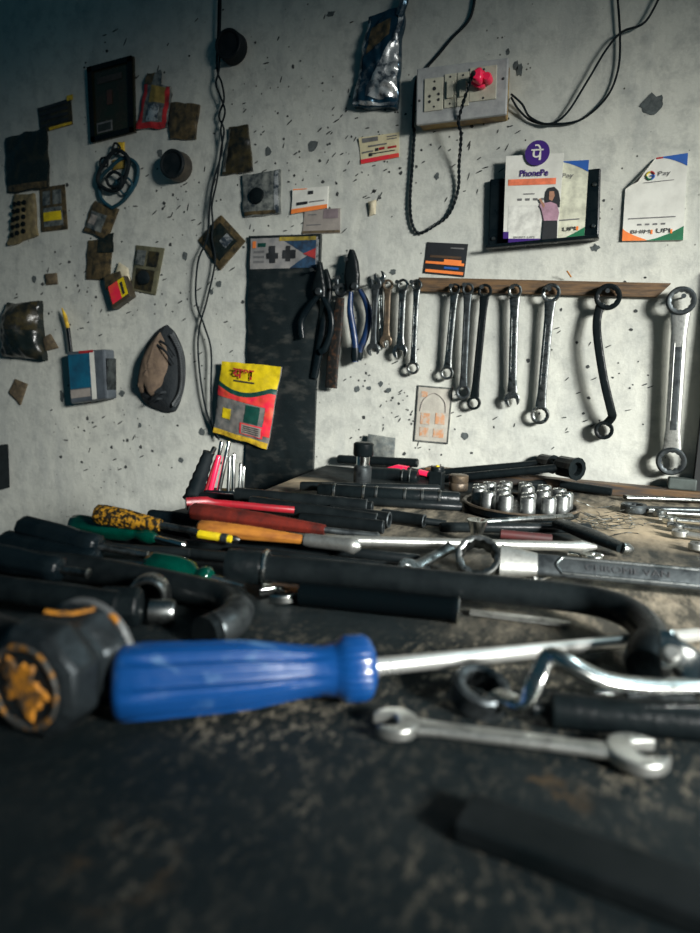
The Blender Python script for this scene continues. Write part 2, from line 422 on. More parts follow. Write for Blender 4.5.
# ------------------------------------------------------------------ sheets on the wall
class Sheet:
    """a thin real sheet between four corner points (TL,TR,BR,BL given on the wall)"""
    def __init__(s, quad, base=0.0015, bulge=0.002, crinkle=0.0006, seed=0, edge=0.0, curl=0.0, freq=45, nx=22, ny=28, fold=None):
        s.fold = fold
        s.q = [W(*p, base + bulge * .5) for p in quad]; s.base = base; s.bulge = bulge; s.cr = crinkle; s.seed = seed; s.edge = edge; s.fr = freq; s.curl = curl
        s.nx = nx; s.ny = ny
    def P(s, u, v, lift=0.0, back=False):
        if s.fold and u / s.fold[0] + v / s.fold[1] < 1:
            n1, n2 = 1 / s.fold[0], 1 / s.fold[1]; k = (1 - u * n1 - v * n2)
            h_ = .62 * k; g = 2 * k / (n1 * n1 + n2 * n2) * .62; u += n1 * g; v += n2 * g; lift += .012 * min(k, .5)
            back = False
        a, b_, c, d = s.q
        p = a.lerp(b_, u).lerp(d.lerp(c, u), v)
        if s.edge:
            e = min(u, v, 1 - u, 1 - v)
            if e < 0.12:
                k = s.edge * (1 - e / 0.12)
                p = p + V((noise.noise(p * 40 + V((s.seed, 0, 0))), 0, noise.noise(p * 40 + V((0, s.seed, 9))))) * k
        if back: return V((p.x, -max(0.0004, s.base - .0015) if s.base > .005 else -0.0004, p.z))
        h = s.base + s.bulge * (max(0, math.sin(PI * u)) * max(0, math.sin(PI * v))) ** 0.6
        h += s.cr * (noise.noise(p * s.fr + V((s.seed * 3.1, 0, 0))) + 0.5 * noise.noise(p * s.fr * 2.7 + V((0, s.seed, 0)))) + s.cr
        h += s.curl * max(0, 1 - (u + v) / 0.35)
        return V((p.x, -max(h, 0.0008) - lift, p.z))
    def mesh(s, reg=(0, 0, 1, 1), lift=0.0, top=None, bot=None, solid=True, th=0.0003):
        u0_, v0, u1, v1 = reg
        nx = max(2, int(s.nx * (u1 - u0_)) + 1); ny = max(2, int(s.ny * (v1 - v0)) + 1)
        vs = []; fs = []
        for layer in (0, 1):
            for j in range(ny + 1):
                for i in range(nx + 1):
                    u = u0_ + (u1 - u0_) * i / nx
                    a = top(u) if top else v0
                    b_ = bot(u) if bot else v1
                    v = a + (b_ - a) * j / ny
                    if layer == 0: vs.append(s.P(u, v, lift))
                    elif solid: vs.append(s.P(u, v, 0, back=True))
                    else: vs.append(s.P(u, v, lift - th))
        k = (nx + 1) * (ny + 1)
        for j in range(ny):
            for i in range(nx):
                a = j * (nx + 1) + i
                fs.append((a, a + 1, a + nx + 2, a + nx + 1))
                fs.append((k + a + nx + 1, k + a + nx + 2, k + a + 1, k + a))
        for i in range(nx):
            fs.append((i + 1, i, k + i, k + i + 1)); a = ny * (nx + 1) + i; fs.append((a, a + 1, k + a + 1, k + a))
        for j in range(ny):
            a = j * (nx + 1); fs.append((a, a + nx + 1, k + a + nx + 1, k + a)); a += nx; fs.append((a + nx + 1, a, k + a, k + a + nx + 1))
        return MB().add(vs, fs)
    def make(s, name, label, cat, m, group=None):
        s.o = tag(mk(name, s.mesh(), m), label, cat, group); return s.o
    def part(s, name, m, reg, lift=0.0006, top=None, bot=None):
        return mk(name, s.mesh(reg, lift, top, bot, solid=False), m, s.o)
    def text(s, body, m, u, v, w, h=None, name='lettering', lift=0.0012, bold=0.0):
        """lower-left at (u,v), width w in u units"""
        o = s.P(u, v, lift); o2 = s.P(u + w, v, lift)
        ex = (o2 - o); L = ex.length; ex.normalize(); ez = V((0, -1, 0)); ex.y = 0; ex.normalize(); ey = ez.cross(ex)
        o.y = min(s.P(u, v, lift).y, s.P(u + w, v, lift).y, s.P(u + w / 2, v - (h or 0) / 2, lift).y)
        hh = None if h is None else h * (s.P(u, 1) - s.P(u, 0)).length
        return text(body, m, s.o, o, ex, ey, L, hh, name, bold=bold)

# ================================================================== SETTING
def box_struct(name, lo, hi, m):
    lo, hi = V(lo), V(hi); c = (lo + hi) / 2; h = (hi - lo) / 2
    o = mk(name, MB().box(c, V((h.x, 0, 0)), V((0, h.y, 0)), V((0, 0, h.z))), m, smooth=False)
    o['kind'] = 'structure'; return o
wall = box_struct('wall_back', (-1.9, 0, -0.75), (1.5, 0.12, 1.7), wall_material())
floor_m = mat('dusty_concrete', (0.09, 0.095, 0.09), (0.05, 0.055, 0.055), rough=0.85, scale=8, bump=0.4)
box_struct('floor', (-1.9, -3.2, -0.80), (1.5, 0.12, -0.75), floor_m)

tx = W(713, 300).x
o = mk('shadow_post_1', MB().box(V((tx + .02, -.010, .15)), V((.02, 0, 0)), V((0, .010, 0)), V((0, 0, .149))), mat('shadow_post_black', (.006, .008, .009), (.004, .005, .006), rough=.6), smooth=False); o['kind'] = 'structure'  # unseen post, added out of frame to shade the wall's right edge
# chipped plaster, fly marks and dashes: one scatter belonging to the wall
def blob_poly(r, n, sq=1.0):
    return [(math.cos(2 * PI * i / n) * r * random.uniform(0.6, 1.15), math.sin(2 * PI * i / n) * r * sq * random.uniform(0.6, 1.15)) for i in range(n)]
def mark(mb, px, py, rx, ry, rot=0, n=9, off=0.0004):
    c = W(px, py); k = pxm(c) * 1.0
    pts = []
    for x, y in blob_poly(1, n):
        x *= rx * k; y *= ry * k
        pts.append((x * math.cos(rot) - y * math.sin(rot), x * math.sin(rot) + y * math.cos(rot)))
    mb.prism(pts, V((c.x, 0.001, c.z)), V((1, 0, 0)), UP, WN, 0, 0.001 + off)
mb = MB()
cl = [(125, 90, 70), (385, 400, 45), (330, 150, 60), (180, 210, 60), (170, 310, 60), (90, 430, 80), (60, 290, 70), (400, 160, 50), (300, 60, 100), (480, 140, 40), (560, 440, 90), (420, 420, 45), (150, 480, 60), (290, 190, 50), (620, 350, 70)]
for cx, cy, sp in cl:
    for _ in range(34):
        x, y = random.gauss(cx, sp * 0.6), random.gauss(cy, sp * 0.6)
        if not (2 < x < 690 and 2 < y < 470): continue
        if random.random() < 0.45: mark(mb, x, y, random.uniform(2, 4.4), 0.75, random.choice([0.6, 0.5, 1.2, 0.2]) + random.uniform(-.2, .2), 6)
        else:
            r = random.choice([1, 1.2, 1.5, 2.1]); mark(mb, x, y, r, r * random.uniform(.7, 1.2))
o = mk('fly_marks', mb, mat('dark_specks', (0.045, 0.05, 0.05), rough=0.9), wall, smooth=False); o['kind'] = 'stuff'
mb = MB()
for x, y, a, b_ in [(313, 146, 6, 7), (268, 152, 4, 5), (520, 70, 3.5, 7), (508, 52, 2, 3.5), (516, 66, 3, 5), (595, 248, 5, 4), (160, 153, 4, 5), (405, 366, 2, 2), (369, 388, 3.5, 2.5), (357, 389, 3.5, 4), (381, 384, 3, 3), (389, 390, 3, 3), (315, 15, 0, 0), (331, 14, 5, 3), (122, 393, 4, 4), (34, 279, 3, 4), (181, 460, 3, 3), (241, 369, 3, 4), (219, 284, 4, 4), (212, 292, 2, 3), (185, 256, 4, 5), (465, 436, 4, 5), (437, 176, 3, 4), (372, 209, 3, 7), (375, 300, 2, 2), (393, 272, 4, 3), (62, 396, 3, 6), (140, 425, 2, 3), (202, 432, 4, 4)]:
    if a: mark(mb, x, y, a, b_, 0, 11, 0.0006)
mk('plaster_chips', mb, dark_patch, wall, smooth=False)['kind'] = 'stuff'
mb = MB(); mark(mb, 652, 104, 12, 10, 0.2, 17, 0.0007)
mk('plaster_flake_hole', mb, dark_patch, wall, smooth=False)

# ---- bench
BENCH_ORG = V((0.2, -0.6, -0.75))
bench_m = bench_material()
tp = [T(340, 461), T(265, 490), T(150, 516), T(-40, 560)]
E = 0.006
P0 = V((tp[0].x, -E, 0))
outline = [P0, V((1.2, -E, 0)), V((1.2, -1.15, 0)), V((-0.62, -1.15, 0)), V((tp[3].x - .05, tp[3].y - .02, 0)), tp[2], tp[1]]
poly = [(p.x, p.y) for p in outline]
bench = thing('workbench', 'heavy black painted workbench with worn top, covered in tools, against the plaster wall', 'workbench', V((0.2, -0.6, -0.75)))
mk('bench_top', MB().prism(poly, V((0, 0, 0)), V((1, 0, 0)), V((0, 1, 0)), UP, -0.045, 0), bench_m, bench, smooth=False)
for x, y in ((-0.45, -1.05), (1.1, -1.05), (1.1, -0.1), (0.12, -0.1)):
    mk('leg', MB().box(V((x, y, -0.3975)), V((.035, 0, 0)), V((0, .035, 0)), V((0, 0, .3525))), dark_wood, bench, bevel=.004, smooth=False)
# wood strip standing along the back edge
a, b_ = T(425, 476, 0), T(800, 508, 0)
a = V((W(430, 470).x, -0.021, 0)); b_ = V((1.15, -0.021, 0))
tag(mk('wood_batten', MB().box((a + b_) / 2 + V((0, 0, .0075)), V(((b_.x - a.x) / 2, 0, 0)), V((0, .012, 0)), V((0, 0, .0075))), mat('stained_batten', (0.10, 0.055, 0.022), (0.025, 0.022, 0.02), rough=0.55, scale=30, stretch=(.5, 4, 4), lo=.42, hi=.6), bevel=.0015, smooth=False),
    'brown stained wooden batten along the back edge of the bench below the wall', 'batten')

# ================================================================== WALL ITEMS
# --- left group of packets
s = Sheet([(4, 138), (46, 127), (48, 188), (6, 193)], bulge=.006, crinkle=.002, seed=1, edge=.004)
s.make('plastic_packet', 'large oily brown polythene packet at the far left, under the striped sachet', 'packet', dark_film)
s.part('heat_seal', brown_film2, (0.02, .88, .98, .98))
s = Sheet([(37, 108), (70, 98), (72, 124), (40, 133)], bulge=.003, seed=2)
s.make('striped_sachet', 'black and olive striped sachet with a yellow lower edge, above the oily packet', 'sachet', brown_film)
for i in range(4): s.part('stripe', black_ink, (.04, .06 + i * .22, .92, .17 + i * .22))
s.part('lower_edge', yellow_paint, (.3, .9, 1, 1))
s.part('tab', yellow_paint, (.9, -.12, 1.08, .08))
s = Sheet([(14, 195), (34, 193), (37, 236), (8, 246)], bulge=.006, crinkle=.003, seed=3, edge=.003)
s.make('parts_packet', 'tan packet with rows of small dark parts, at the left edge below the oily packet', 'packet', mat('tan_packet', (.20, .16, .08), (.10, .08, .045), rough=.45, scale=70, bump=.4))
for i in range(3):
    for j in range(5):
        u, v = .18 + i * .22, .2 + j * .155; c = s.P(u, v, 0.0005)
        mk('small_part', MB().lathe(c, c + WN * .003, [(0, .0045), (.8, .004), (1, .002)], n=10), black_iron, s.o)
s = Sheet([(39, 188), (64, 184), (67, 229), (41, 232)], bulge=.003, seed=4)
s.make('blister_pack', 'small olive blister pack with grey windows and a yellow label, beside the tan parts packet', 'packet', brown_film2)
s.part('window', clear_film, (.14, .1, .45, .42)); s.part('window', clear_film, (.55, .1, .88, .42)); s.part('window', clear_film, (.14, .48, .88, .9))
s.part('yellow_label', yellow_ink, (.16, .58, .84, .78), .0012)
# --- framed picture
s = Sheet([(88, 68), (133, 56), (135, 132), (92, 143)], base=.005, bulge=0, crinkle=0)
s.make('framed_print', 'large dark framed print with a dull green panel, hanging on the upper left wall', 'picture', mat('dark_glazed_print', (.016, .024, .014), (.030, .022, .013), rough=.25, scale=30))
for r_ in ((0, 0, 1, .07), (0, .93, 1, 1), (0, 0, .1, 1), (.9, 0, 1, 1)): s.part('frame_bar', black_plastic, r_, .0035)
s.part('caption_border', grey_ink, (.14, .76, .5, .9), .0008); s.part('caption', mat('dark_caption', (.03, .035, .03), rough=.4), (.17, .785, .47, .88), .0014)
s.part('printed_figure', mat('dull_red_print', (.10, .03, .025), (.05, .035, .02), rough=.4), (.4, .36, .52, .55), .001)
s.part('printed_title', mat('dull_print', (.06, .045, .035), rough=.4), (.2, .17, .75, .25), .001)
# --- red packet
s = Sheet([(146, 83), (171, 86), (167, 128), (137, 130)], bulge=.005, crinkle=.003, seed=6, edge=.004)
s.make('red_packet', 'crumpled red and silver packet beside the right edge of the framed print', 'packet', clear_film)
s.part('red_border', red_ink, (0, .05, .14, 1)); s.part('red_border', red_ink, (.84, .02, .98, .9)); s.part('red_border', red_ink, (.02, .86, .95, 1))
s.part('gold_patch', mat('gold_print', (.28, .20, .05), rough=.4), (.3, .05, .85, .42))
s.part('silver_patch', foil, (.3, .46, .7, .84)); s.part('hanging_tab', clear_film, (.3, -.34, .6, .03)); s.part('hanging_tab', brown_film2, (0, -.3, .28, .05))
s = Sheet([(171, 103), (200, 104), (195, 140), (170, 139)], bulge=.003, crinkle=.003, seed=7, edge=.003)
s.make('brown_packet', 'creased brown packet between the red packet and the loose cable', 'packet', brown_film2)
# --- round black cap at the cable and rubber cup
def round_cap(px, py, rpx, depth, label, name, m, m2):
    c = W(px, py); r = rpx * pxm(c) * 1.12
    t = thing(name, label, 'cap', c)
    mk('body', MB().lathe(c + V((0, 0.0, 0)), c + WN * depth, [(0, r * .96), (.12, r * 1.02), (.5, r), (.93, r * .95), (1, r * .88)], n=32), m2, t)
    mk('rim', MB().ring(c + WN * depth, WN, r * .98, r * .78, .003, star=0), m, t)
    mk('front_face', MB().lathe(c + WN * (depth - .004), c + WN * (depth + .0005), [(0, r * .8), (1, r * .8)], n=32), m, t)
    return t
round_cap(235, 50, 13.2, .020, 'round black cap on the upper wall where the loose cable passes', 'round_cap', black_rubber, black_rubber)
round_cap(181, 168, 12.6, .024, 'round black cup with a brownish side, right of the gaskets', 'round_cap', black_rubber, mat('greasy_cup_side', (.05, .042, .03), (.025, .022, .018), rough=.5))
# --- gaskets
def loop(pts, r, off=.008):
    P = [W(x, y, off) for x, y in pts]; P = spline(P + [P[0]], 6)
    return MB().tube(P, r, 8)
g = thing('gasket_bundle', 'bundle of black and teal rubber gasket loops hanging under the framed print', 'gasket', W(118, 205))
mk('teal_loop', loop([(112, 208), (101, 198), (100, 180), (110, 168), (124, 158), (137, 165), (136, 182), (124, 200)], .0032, .006), teal_rubber, g)
mk('black_loop', loop([(100, 170), (110, 155), (118, 150), (128, 158), (127, 172), (120, 188), (108, 190), (98, 182)], .0034, .012), black_rubber, g)
mk('eyelet_loop', loop([(112, 150), (115, 143), (120, 148), (116, 155)], .0018, .012), black_rubber, g)
mk('eyelet_loop', loop([(100, 166), (101, 159), (107, 158), (107, 166)], .0018, .012), black_rubber, g)
mk('small_loop', loop([(106, 178), (113, 172), (121, 176), (120, 186), (110, 186)], .0028, .016), black_rubber, g)
mk('teal_small_loop', loop([(116, 182), (124, 176), (132, 184), (124, 194)], .0018, .009), teal_rubber, g)
mk('yellow_tag', Sheet([(117, 142), (124, 142), (124, 152), (118, 151)]).mesh(), yellow_paint, g)
mk('yellow_tag', Sheet([(112, 160), (124, 158), (123, 168), (113, 170)], base=.003).mesh(), mat('mustard_card', (.30, .21, .04), rough=.6), g)
# --- packets beneath
s = Sheet([(94, 201), (119, 209), (106, 240), (84, 231)], bulge=.004, crinkle=.003, seed=9, edge=.002)
s.make('tilted_packet', 'tilted brown packet with a grey window, directly below the gasket loops', 'packet', brown_film2)
s.part('clear_window', clear_film, (.1, .3, .75, .85)); s.part('pale_label', greypaper, (.12, .4, .4, .7), .001)
s = Sheet([(88, 240), (112, 238), (109, 280), (86, 279)], bulge=.003, crinkle=.002, seed=10, edge=.002)
s.make('grey_brown_packet', 'flat grey brown packet hanging below the tilted packet', 'packet', brown_film2)
s.part('flap', dark_film, (.5, -.1, 1.1, .35), .002)
s = Sheet([(136, 245), (164, 248), (155, 295), (131, 290)], bulge=.003, crinkle=.001, seed=11)
s.make('clear_blister_pack', 'clear olive blister pack holding a round black part, above the cap', 'packet', mat('olive_blister', (.13, .125, .075), (.07, .065, .04), rough=.3, coat=.5, scale=60, bump=.2))
s.part('moulded_window', clear_film, (.1, .1, .45, .42), .002); s.part('moulded_window', brown_film, (.55, .1, .9, .42), .002); s.part('moulded_tray', brown_film, (.15, .5, .85, .95), .001)
c = s.P(.5, .68, .001); mk('round_part', MB().lathe(c, c + WN * .006, [(0, .012), (.8, .0115), (1, .008)], n=24), black_rubber, s.o)
s = Sheet([(118, 262), (127, 268), (130, 285), (112, 281)], base=.006, bulge=.004, seed=12)
s.make('cream_box_flap', 'small cream cardboard flap behind the red and yellow box', 'cardboard flap', cream)
# small red box (hanging tin)
def wall_box(name, label, cat, quad, depth, m, mside=None, bevel=.002):
    q = [W(*p, depth) for p in quad]
    for p in q: p.y = 0
    n = 4; mb = MB()
    mb.add([p + V((0, .0, 0)) for p in q] + [p + WN * depth for p in q], [(3, 2, 1, 0), (4, 5, 6, 7)] + [(i, (i + 1) % 4, 4 + (i + 1) % 4, 4 + i) for i in range(4)])
    return tag(mk(name, mb, m, bevel=bevel, smooth=False), label, cat)
def front_patch(par, quad, depth, regs):
    s = Sheet(quad, base=depth, bulge=0, crinkle=0, nx=4, ny=4); s.o = par; return s
q = [(106, 287), (124, 275), (130, 296), (112, 309)]
rb = wall_box('carton', 'small red and yellow carton hanging under the brown packets', 'carton', q, .018, mat('dark_carton', (.05, .04, .025), (.03, .025, .02), rough=.5))
s = front_patch(rb, q, .0185, 0)
s.part('red_panel', pink_ink, (.1, .05, .62, .85), .0004); s.part('yellow_panel', yellow_ink, (.62, .05, .95, .85), .0004); s.part('black_lettering', black_ink, (.70, .2, .82, .75), .0009)
mk('brown_lid', Sheet([(103, 276), (119, 271), (122, 282), (105, 290)], base=.014, bulge=.004).mesh(), brown_film2, rb)
# black bag at left edge
s = Sheet([(2, 303), (34, 300), (40, 360), (-2, 356)], base=.004, bulge=.03, crinkle=.007, seed=14, edge=.004, freq=30)
s.make('polythene_bag', 'bulging dark polythene bag with a knotted brown top at the left edge of the wall', 'bag', dark_film)
s.part('greasy_upper', brown_film, (.02, .02, .98, .5), .0008)
for (qd, lab, nm) in (([(42, 338), (50, 334), (58, 348), (46, 351)], 'small brown scrap stuck beside the dark bag', 'stuck_scrap'), ([(15, 379), (27, 384), (20, 405), (9, 392)], 'small diamond shaped brown scrap below the dark bag', 'stuck_scrap'),
                      ([(45, 274), (56, 273), (57, 284), (46, 285)], 'tiny square brown scrap above the brush', 'stuck_scrap'), ([(368, 202), (376, 200), (375, 214), (369, 216)], 'tiny torn cream paper scrap between the switchboard cable and the yellow business card', 'stuck_scrap')):
    s = Sheet(qd, bulge=.003, crinkle=.002, seed=len(lab)); s.make(nm, lab, 'scrap', brown_patch if 'cream' not in lab else cream)
# brush
br = thing('paint_brush', 'thin black brush with yellow bristles standing behind the blue labelled tin', 'brush', W(72, 352))
A, B, Cc, D = W(71, 352, .012), W(68, 328, .012), W(65, 316, .013), W(62, 308, .013)
mk('handle', MB().sweep([A, B], [(.0035, .003), (.004, .003)], up=WN), black_plastic, br)
mk('bristles', MB().sweep([B, Cc, D], [(.0038, .003), (.0042, .003), (.001, .001)], up=WN), yellow_paint, br)
# tin
q = [(66, 351), (100, 348), (103, 396), (68, 400)]
tin = wall_box('oil_tin', 'grey tin with a blue label hanging on the wall, the brush behind it', 'tin', [(66, 352), (104, 349), (107, 399), (70, 404)], .028, grey_box, bevel=.004)
qf = [(x, y) for x, y in q]
# front panel computed on the tin's real front face
class FaceSheet(Sheet):
    def __init__(s, quad3, n):
        s.q3 = quad3; s.n = n; s.nx = s.ny = 6
    def P(s, u, v, lift=0, back=False):
        a, b_, c, d = s.q3
        return a.lerp(b_, u).lerp(d.lerp(c, u), v) + s.n * lift
tq = [W(*p, .028) for p in [(66, 352), (104, 349), (107, 399), (70, 404)]]
s = FaceSheet(tq, WN); s.o = tin
s.part('blue_label', oil_blue, (.05, .06, .62, .72), .0006); s.part('white_band', paper, (.62, .03, .74, .97), .0008); s.part('lettering_strip', greypaper, (.05, .74, .58, .9), .0008); s.part('red_edge', red_ink, (.35, .0, .72, .05), .001)
mk('side_strap', MB().box((tq[1] + tq[2]) / 2 + V((.0008, .014, 0)), V((.0008, 0, 0)), V((0, .012, 0)), V((0, 0, .028))), dark_steel, tin)
# folded cap
def lens(cpts, base, height, nr=6, seed=0):
    """domed closed outline on the wall"""
    c = sum((W(*p) for p in cpts), V((0, 0, 0))) / len(cpts)
    ring = spline([W(*p) for p in cpts] + [W(*cpts[0])], 5)[:-1]
    rows = [[V((p.x, -.0005, p.z)) for p in ring]]
    for k in range(nr + 1):
        t = k / nr * .98
        h = base + height * math.sqrt(max(0, 1 - (1 - t) ** 2))
        rows.append([V((p.x + (c.x - p.x) * t, -(h + .0025 * noise.noise(V((p.x, k * .35, p.z)) * 30 + V((seed, 0, 0)))), p.z + (c.z - p.z) * t)) for p in ring])
    return MB().rings(rows)
capt = thing('folded_cap', 'brown and black folded cloth cap hanging on the left wall', 'cap', W(163, 412))
mk('black_shell', lens([(168, 325), (177, 335), (185, 357), (185, 385), (178, 408), (171, 412), (155, 408), (143, 397), (142, 375), (147, 350), (158, 333)], .006, .016, seed=1), cloth_black, capt)
mk('brown_crown', lens([(166, 333), (160, 340), (150, 356), (145, 378), (146, 392), (151, 391), (150, 384), (158, 396), (172, 380), (176, 362), (172, 345)], .018, .013, seed=2), cloth_brown, capt)
for a, b_ in (((160, 341), (175, 356)), ((157, 345), (174, 364)), ((152, 398), (166, 392)), ((150, 403), (162, 399))):
    mk('black_stripe', MB().sweep(spline([W(*a, .026), W((a[0] + b_[0]) / 2 + 1, (a[1] + b_[1]) / 2 - 2, .034), W(*b_, .026)], 5), (.0022, .001), up=WN), cloth_black, capt)
bmz = MB()
tr = spline([W(x, y, .020) for x, y in [(172, 334), (180, 350), (183, 372), (181, 392), (173, 406)]], 9)
for i, p in enumerate(tr[:-1]):
    d = (tr[i + 1] - p).normalized(); n_ = d.cross(WN)
    bmz.sweep([p - n_ * .004 - d * .001, p + d * .002, p + n_ * .004 - d * .001], (.0011, .0012), up=WN, n=6)
mk('braided_trim', bmz, mat('grey_thread', (.11, .12, .125), rough=.8), capt)
# dark fixture at left edge
t = thing('tool_holder', 'dark box shaped holder cut off by the left edge above the screwdriver handles', 'holder', W(-6, 497))
mk('body', MB().box((W(-14, 466) + WN * .012), V((.030, 0, 0)), V((0, .012, 0)), V((0, 0, .042))), black_plastic, t, bevel=.006)
mk('rim', MB().box((W(8, 466) + WN * .012), V((.003, 0, 0)), V((0, .014, 0)), V((0, 0, .044))), black_iron, t, bevel=.002)
# --- centre-left packets
s = Sheet([(229, 128), (247, 125), (253, 171), (222, 175)], bulge=.004, crinkle=.003, seed=21, edge=.003)
s.make('dark_packet', 'dark brown packet just right of the loose cable, below the round cap', 'packet', brown_film)
s.part('foil_edge', clear_film, (0, .05, .13, .95))
s = Sheet([(243, 175), (280, 170), (280, 214), (244, 217)], bulge=.005, crinkle=.003, seed=22, edge=.002)
s.make('silver_packet', 'greasy grey packet with a black part inside and a foil right seam', 'packet', clear_film)
c = s.P(.4, .55, -.002); mk('dark_content', MB().lathe(c, c + WN * .006, [(0, .014), (.7, .012), (1, .005)], n=20), black_iron, s.o)
s.part('foil_seam', foil, (.86, .02, .97, .98)); s.part('heat_seal', brown_film2, (.02, .9, .9, .98))
s = Sheet([(221, 215), (245, 241), (220, 270), (198, 240)], bulge=.004, crinkle=.002, seed=23)
s.make('diamond_packet', 'square packet hung on its corner like a diamond behind the loose cable', 'packet', brown_film2)
s.part('clear_window', dark_film, (.15, .15, .85, .85)); s.part('foil_glint', foil, (.5, .2, .75, .5), .001)
# --- yellow and red bag
s = Sheet([(221, 361), (281, 367), (266, 449), (213, 432)], base=.014, bulge=.008, crinkle=.002, seed=24, edge=.002, nx=30, ny=36)
s.make('snack_pouch', 'yellow, green and red printed pouch hanging over the black polythene strip', 'pouch', mat('pouch_print_grey', (.10, .11, .11), (.22, .20, .18), rough=.3, coat=.4, scale=40, bump=.2))
arc = lambda u: .27 + .10 * math.sin(PI * min(1, u * 1.1))
s.part('yellow_top', yellow_ink, (0, 0, 1, .4), .0006, top=lambda u: 0, bot=arc)
s.part('green_band', dgreen_ink, (0, 0, 1, .4), .0006, top=arc, bot=lambda u: arc(u) + .06)
s.part('red_band', pink_ink, (0, 0, 1, .5), .0006, top=lambda u: arc(u) + .06, bot=lambda u: .47 + .05 * u)
s.part('red_side', pink_ink, (.88, .5, 1, .86), .0006)
s.part('yellow_hem', yellow_paint, (0, .93, 1, 1), .0006); s.part('yellow_patch', yellow_ink, (.15, .62, .30, .76), .001)
s.part('green_table', dgreen_ink, (.56, .52, .8, .74), .001)
s.part('red_box', pink_ink, (.5, .755, .9, .9), .001); s.part('grey_box', greypaper, (.53, .77, .87, .89), .0015)
for i in range(4): s.part('text_line', black_ink, (.56, .785 + i * .026, .84, .795 + i * .026), .002)
s.text('यश', red_ink, .27, .2, .36, .13, 'hindi_lettering', .0045, .02)
s.part('text_line', black_ink, (.28, .225, .64, .245), .0015)
# --- black polythene strip with header card
dull_blue = mat('dusty_blue_print', (.03, .07, .13), (.02, .03, .05), rough=.4, scale=80)
dull_red = mat('dusty_red_print', (.36, .04, .04), (.12, .03, .03), rough=.4, scale=80)
dull_yellow = mat('dusty_yellow_print', (.35, .26, .04), (.12, .10, .03), rough=.4, scale=80)
s = Sheet([(249, 236), (321, 234), (312, 500), (245, 502)], base=.003, bulge=.005, crinkle=.003, seed=25, freq=22, nx=26, ny=80)
s.make('polythene_strip', 'long black dusty polythene cover hanging down the wall behind the bench corner', 'plastic cover', strip_film)
s.part('clear_edge', foil, (.96, .02, .985, .12), .001)
s.part('header_card', mat('grey_header_print', (.27, .26, .25), (.19, .19, .19), rough=.4), (.03, .01, .97, .12), .0008)
s.part('header_blue', dull_blue, (.5, .02, .95, .12), .0013, top=lambda u: .02 + .0 * u, bot=lambda u: .02 + .075 * max(0, (u - .5) / .45))
s.part('header_blue', dull_blue, (.6, .02, .95, .12), .0013, top=lambda u: .118 - .06 * max(0, (u - .6) / .35), bot=lambda u: .12)
s.part('header_red', dull_red, (.78, .05, .95, .09), .0018, top=lambda u: .07 - .02 * (u - .78) / .17, bot=lambda u: .07 + .02 * (u - .78) / .17)
s.part('header_yellow', dull_yellow, (.45, .008, .95, .022), .0018)
for r_ in ((.32, .04, .40, .10), (.28, .065, .44, .085), (.5, .055, .68, .085), (.54, .04, .6, .095)): s.part('printed_tool', black_ink, r_, .0020)
s.part('orange_logo', orange_ink, (.06, .02, .11, .045), .0013)
s.part('printed_mark', dgreen_ink, (.14, .028, .26, .042), .0013)
for i in range(3): s.part('printed_line', grey_ink, (.08, .055 + i * .018, .24, .063 + i * .018), .0013)
# --- foil pouch
s = Sheet([(369, 18), (404, 4), (397, 109), (352, 107)], base=.004, bulge=.010, crinkle=.007, seed=26, edge=.004, freq=36, nx=34, ny=50)
s.make('foil_pouch', 'torn silver and black foil pouch hanging above the yellow business card', 'pouch', blue_foil)
s.part('left_seam', foil, (.01, .04, .10, .99), .001); s.part('right_seam', foil, (.90, .02, .985, .9), .001); s.part('bottom_seam', foil, (.02, .95, .98, .985), .001)
s.part('silver_wrinkles', foil, (.30, .38, .90, .88), .0008, top=lambda u: .80 - .55 * (u - .3) / .6, bot=lambda u: .92 - .10 * abs(u - .6))
s.part('brown_inside', brown_film2, (.18, .12, .72, .5), .0008, top=lambda u: .15 - .05 * u, bot=lambda u: .50 - .3 * u)
mk('twisted_top', MB().tube(spline([W(399, 16, .010), W(404, 2, .014), W(407, -12, .010)], 4), [.006] * 8 + [.004], 8), blue_foil, s.o)
# --- business cards
def card(quad, label, m, base=.0012, seed=0, cat='card', name='business_card', curl=.002):
    s = Sheet(quad, base=base, bulge=.0012, crinkle=.0003, seed=seed, curl=curl, nx=14, ny=10); s.make(name, label, cat, m); return s
s = card([(359, 138), (399, 132), (399, 157), (361, 164)], 'yellow business card with a red lower stripe, below the foil pouch', paper2, seed=1)
s.part('red_stripe', pink_ink, (0, .84, 1, 1)); s.part('title_bar', grey_ink, (.08, .05, .48, .22)); s.part('text_line', grey_ink, (.22, .36, .70, .42)); s.part('text_line', red_ink, (.50, .50, .64, .60)); s.part('emblem', black_ink, (.40, .50, .48, .62)); s.part('emblem', black_ink, (.22, .66, .32, .78)); s.part('text_line', grey_ink, (.05, .56, .34, .62)); s.part('text_line', red_ink, (.72, .52, .94, .60)); s.part('text_line', black_ink, (.3, .68, .9, .72)); s.part('text_line', grey_ink, (.7, .1, .95, .14)); s.part('text_line', grey_ink, (.7, .2, .95, .24))
s = card([(293, 189), (328, 186), (327, 208), (291, 214)], 'cream business card with an orange lower stripe, upper of the two overlapping cards', paper, base=.0035, seed=2)
s.part('orange_stripe', orange_ink, (0, .82, 1, 1)); s.part('text_line', black_ink, (.14, .58, .46, .70)); s.part('text_line', grey_ink, (.5, .60, .92, .65)); s.part('emblem', black_ink, (.45, .15, .6, .3)); s.part('text_line', orange_ink, (.02, .02, .4, .06))
s = card([(305, 210), (340, 208), (340, 233), (302, 234)], 'plain grey business card tucked under the cream one', greypaper, seed=3)
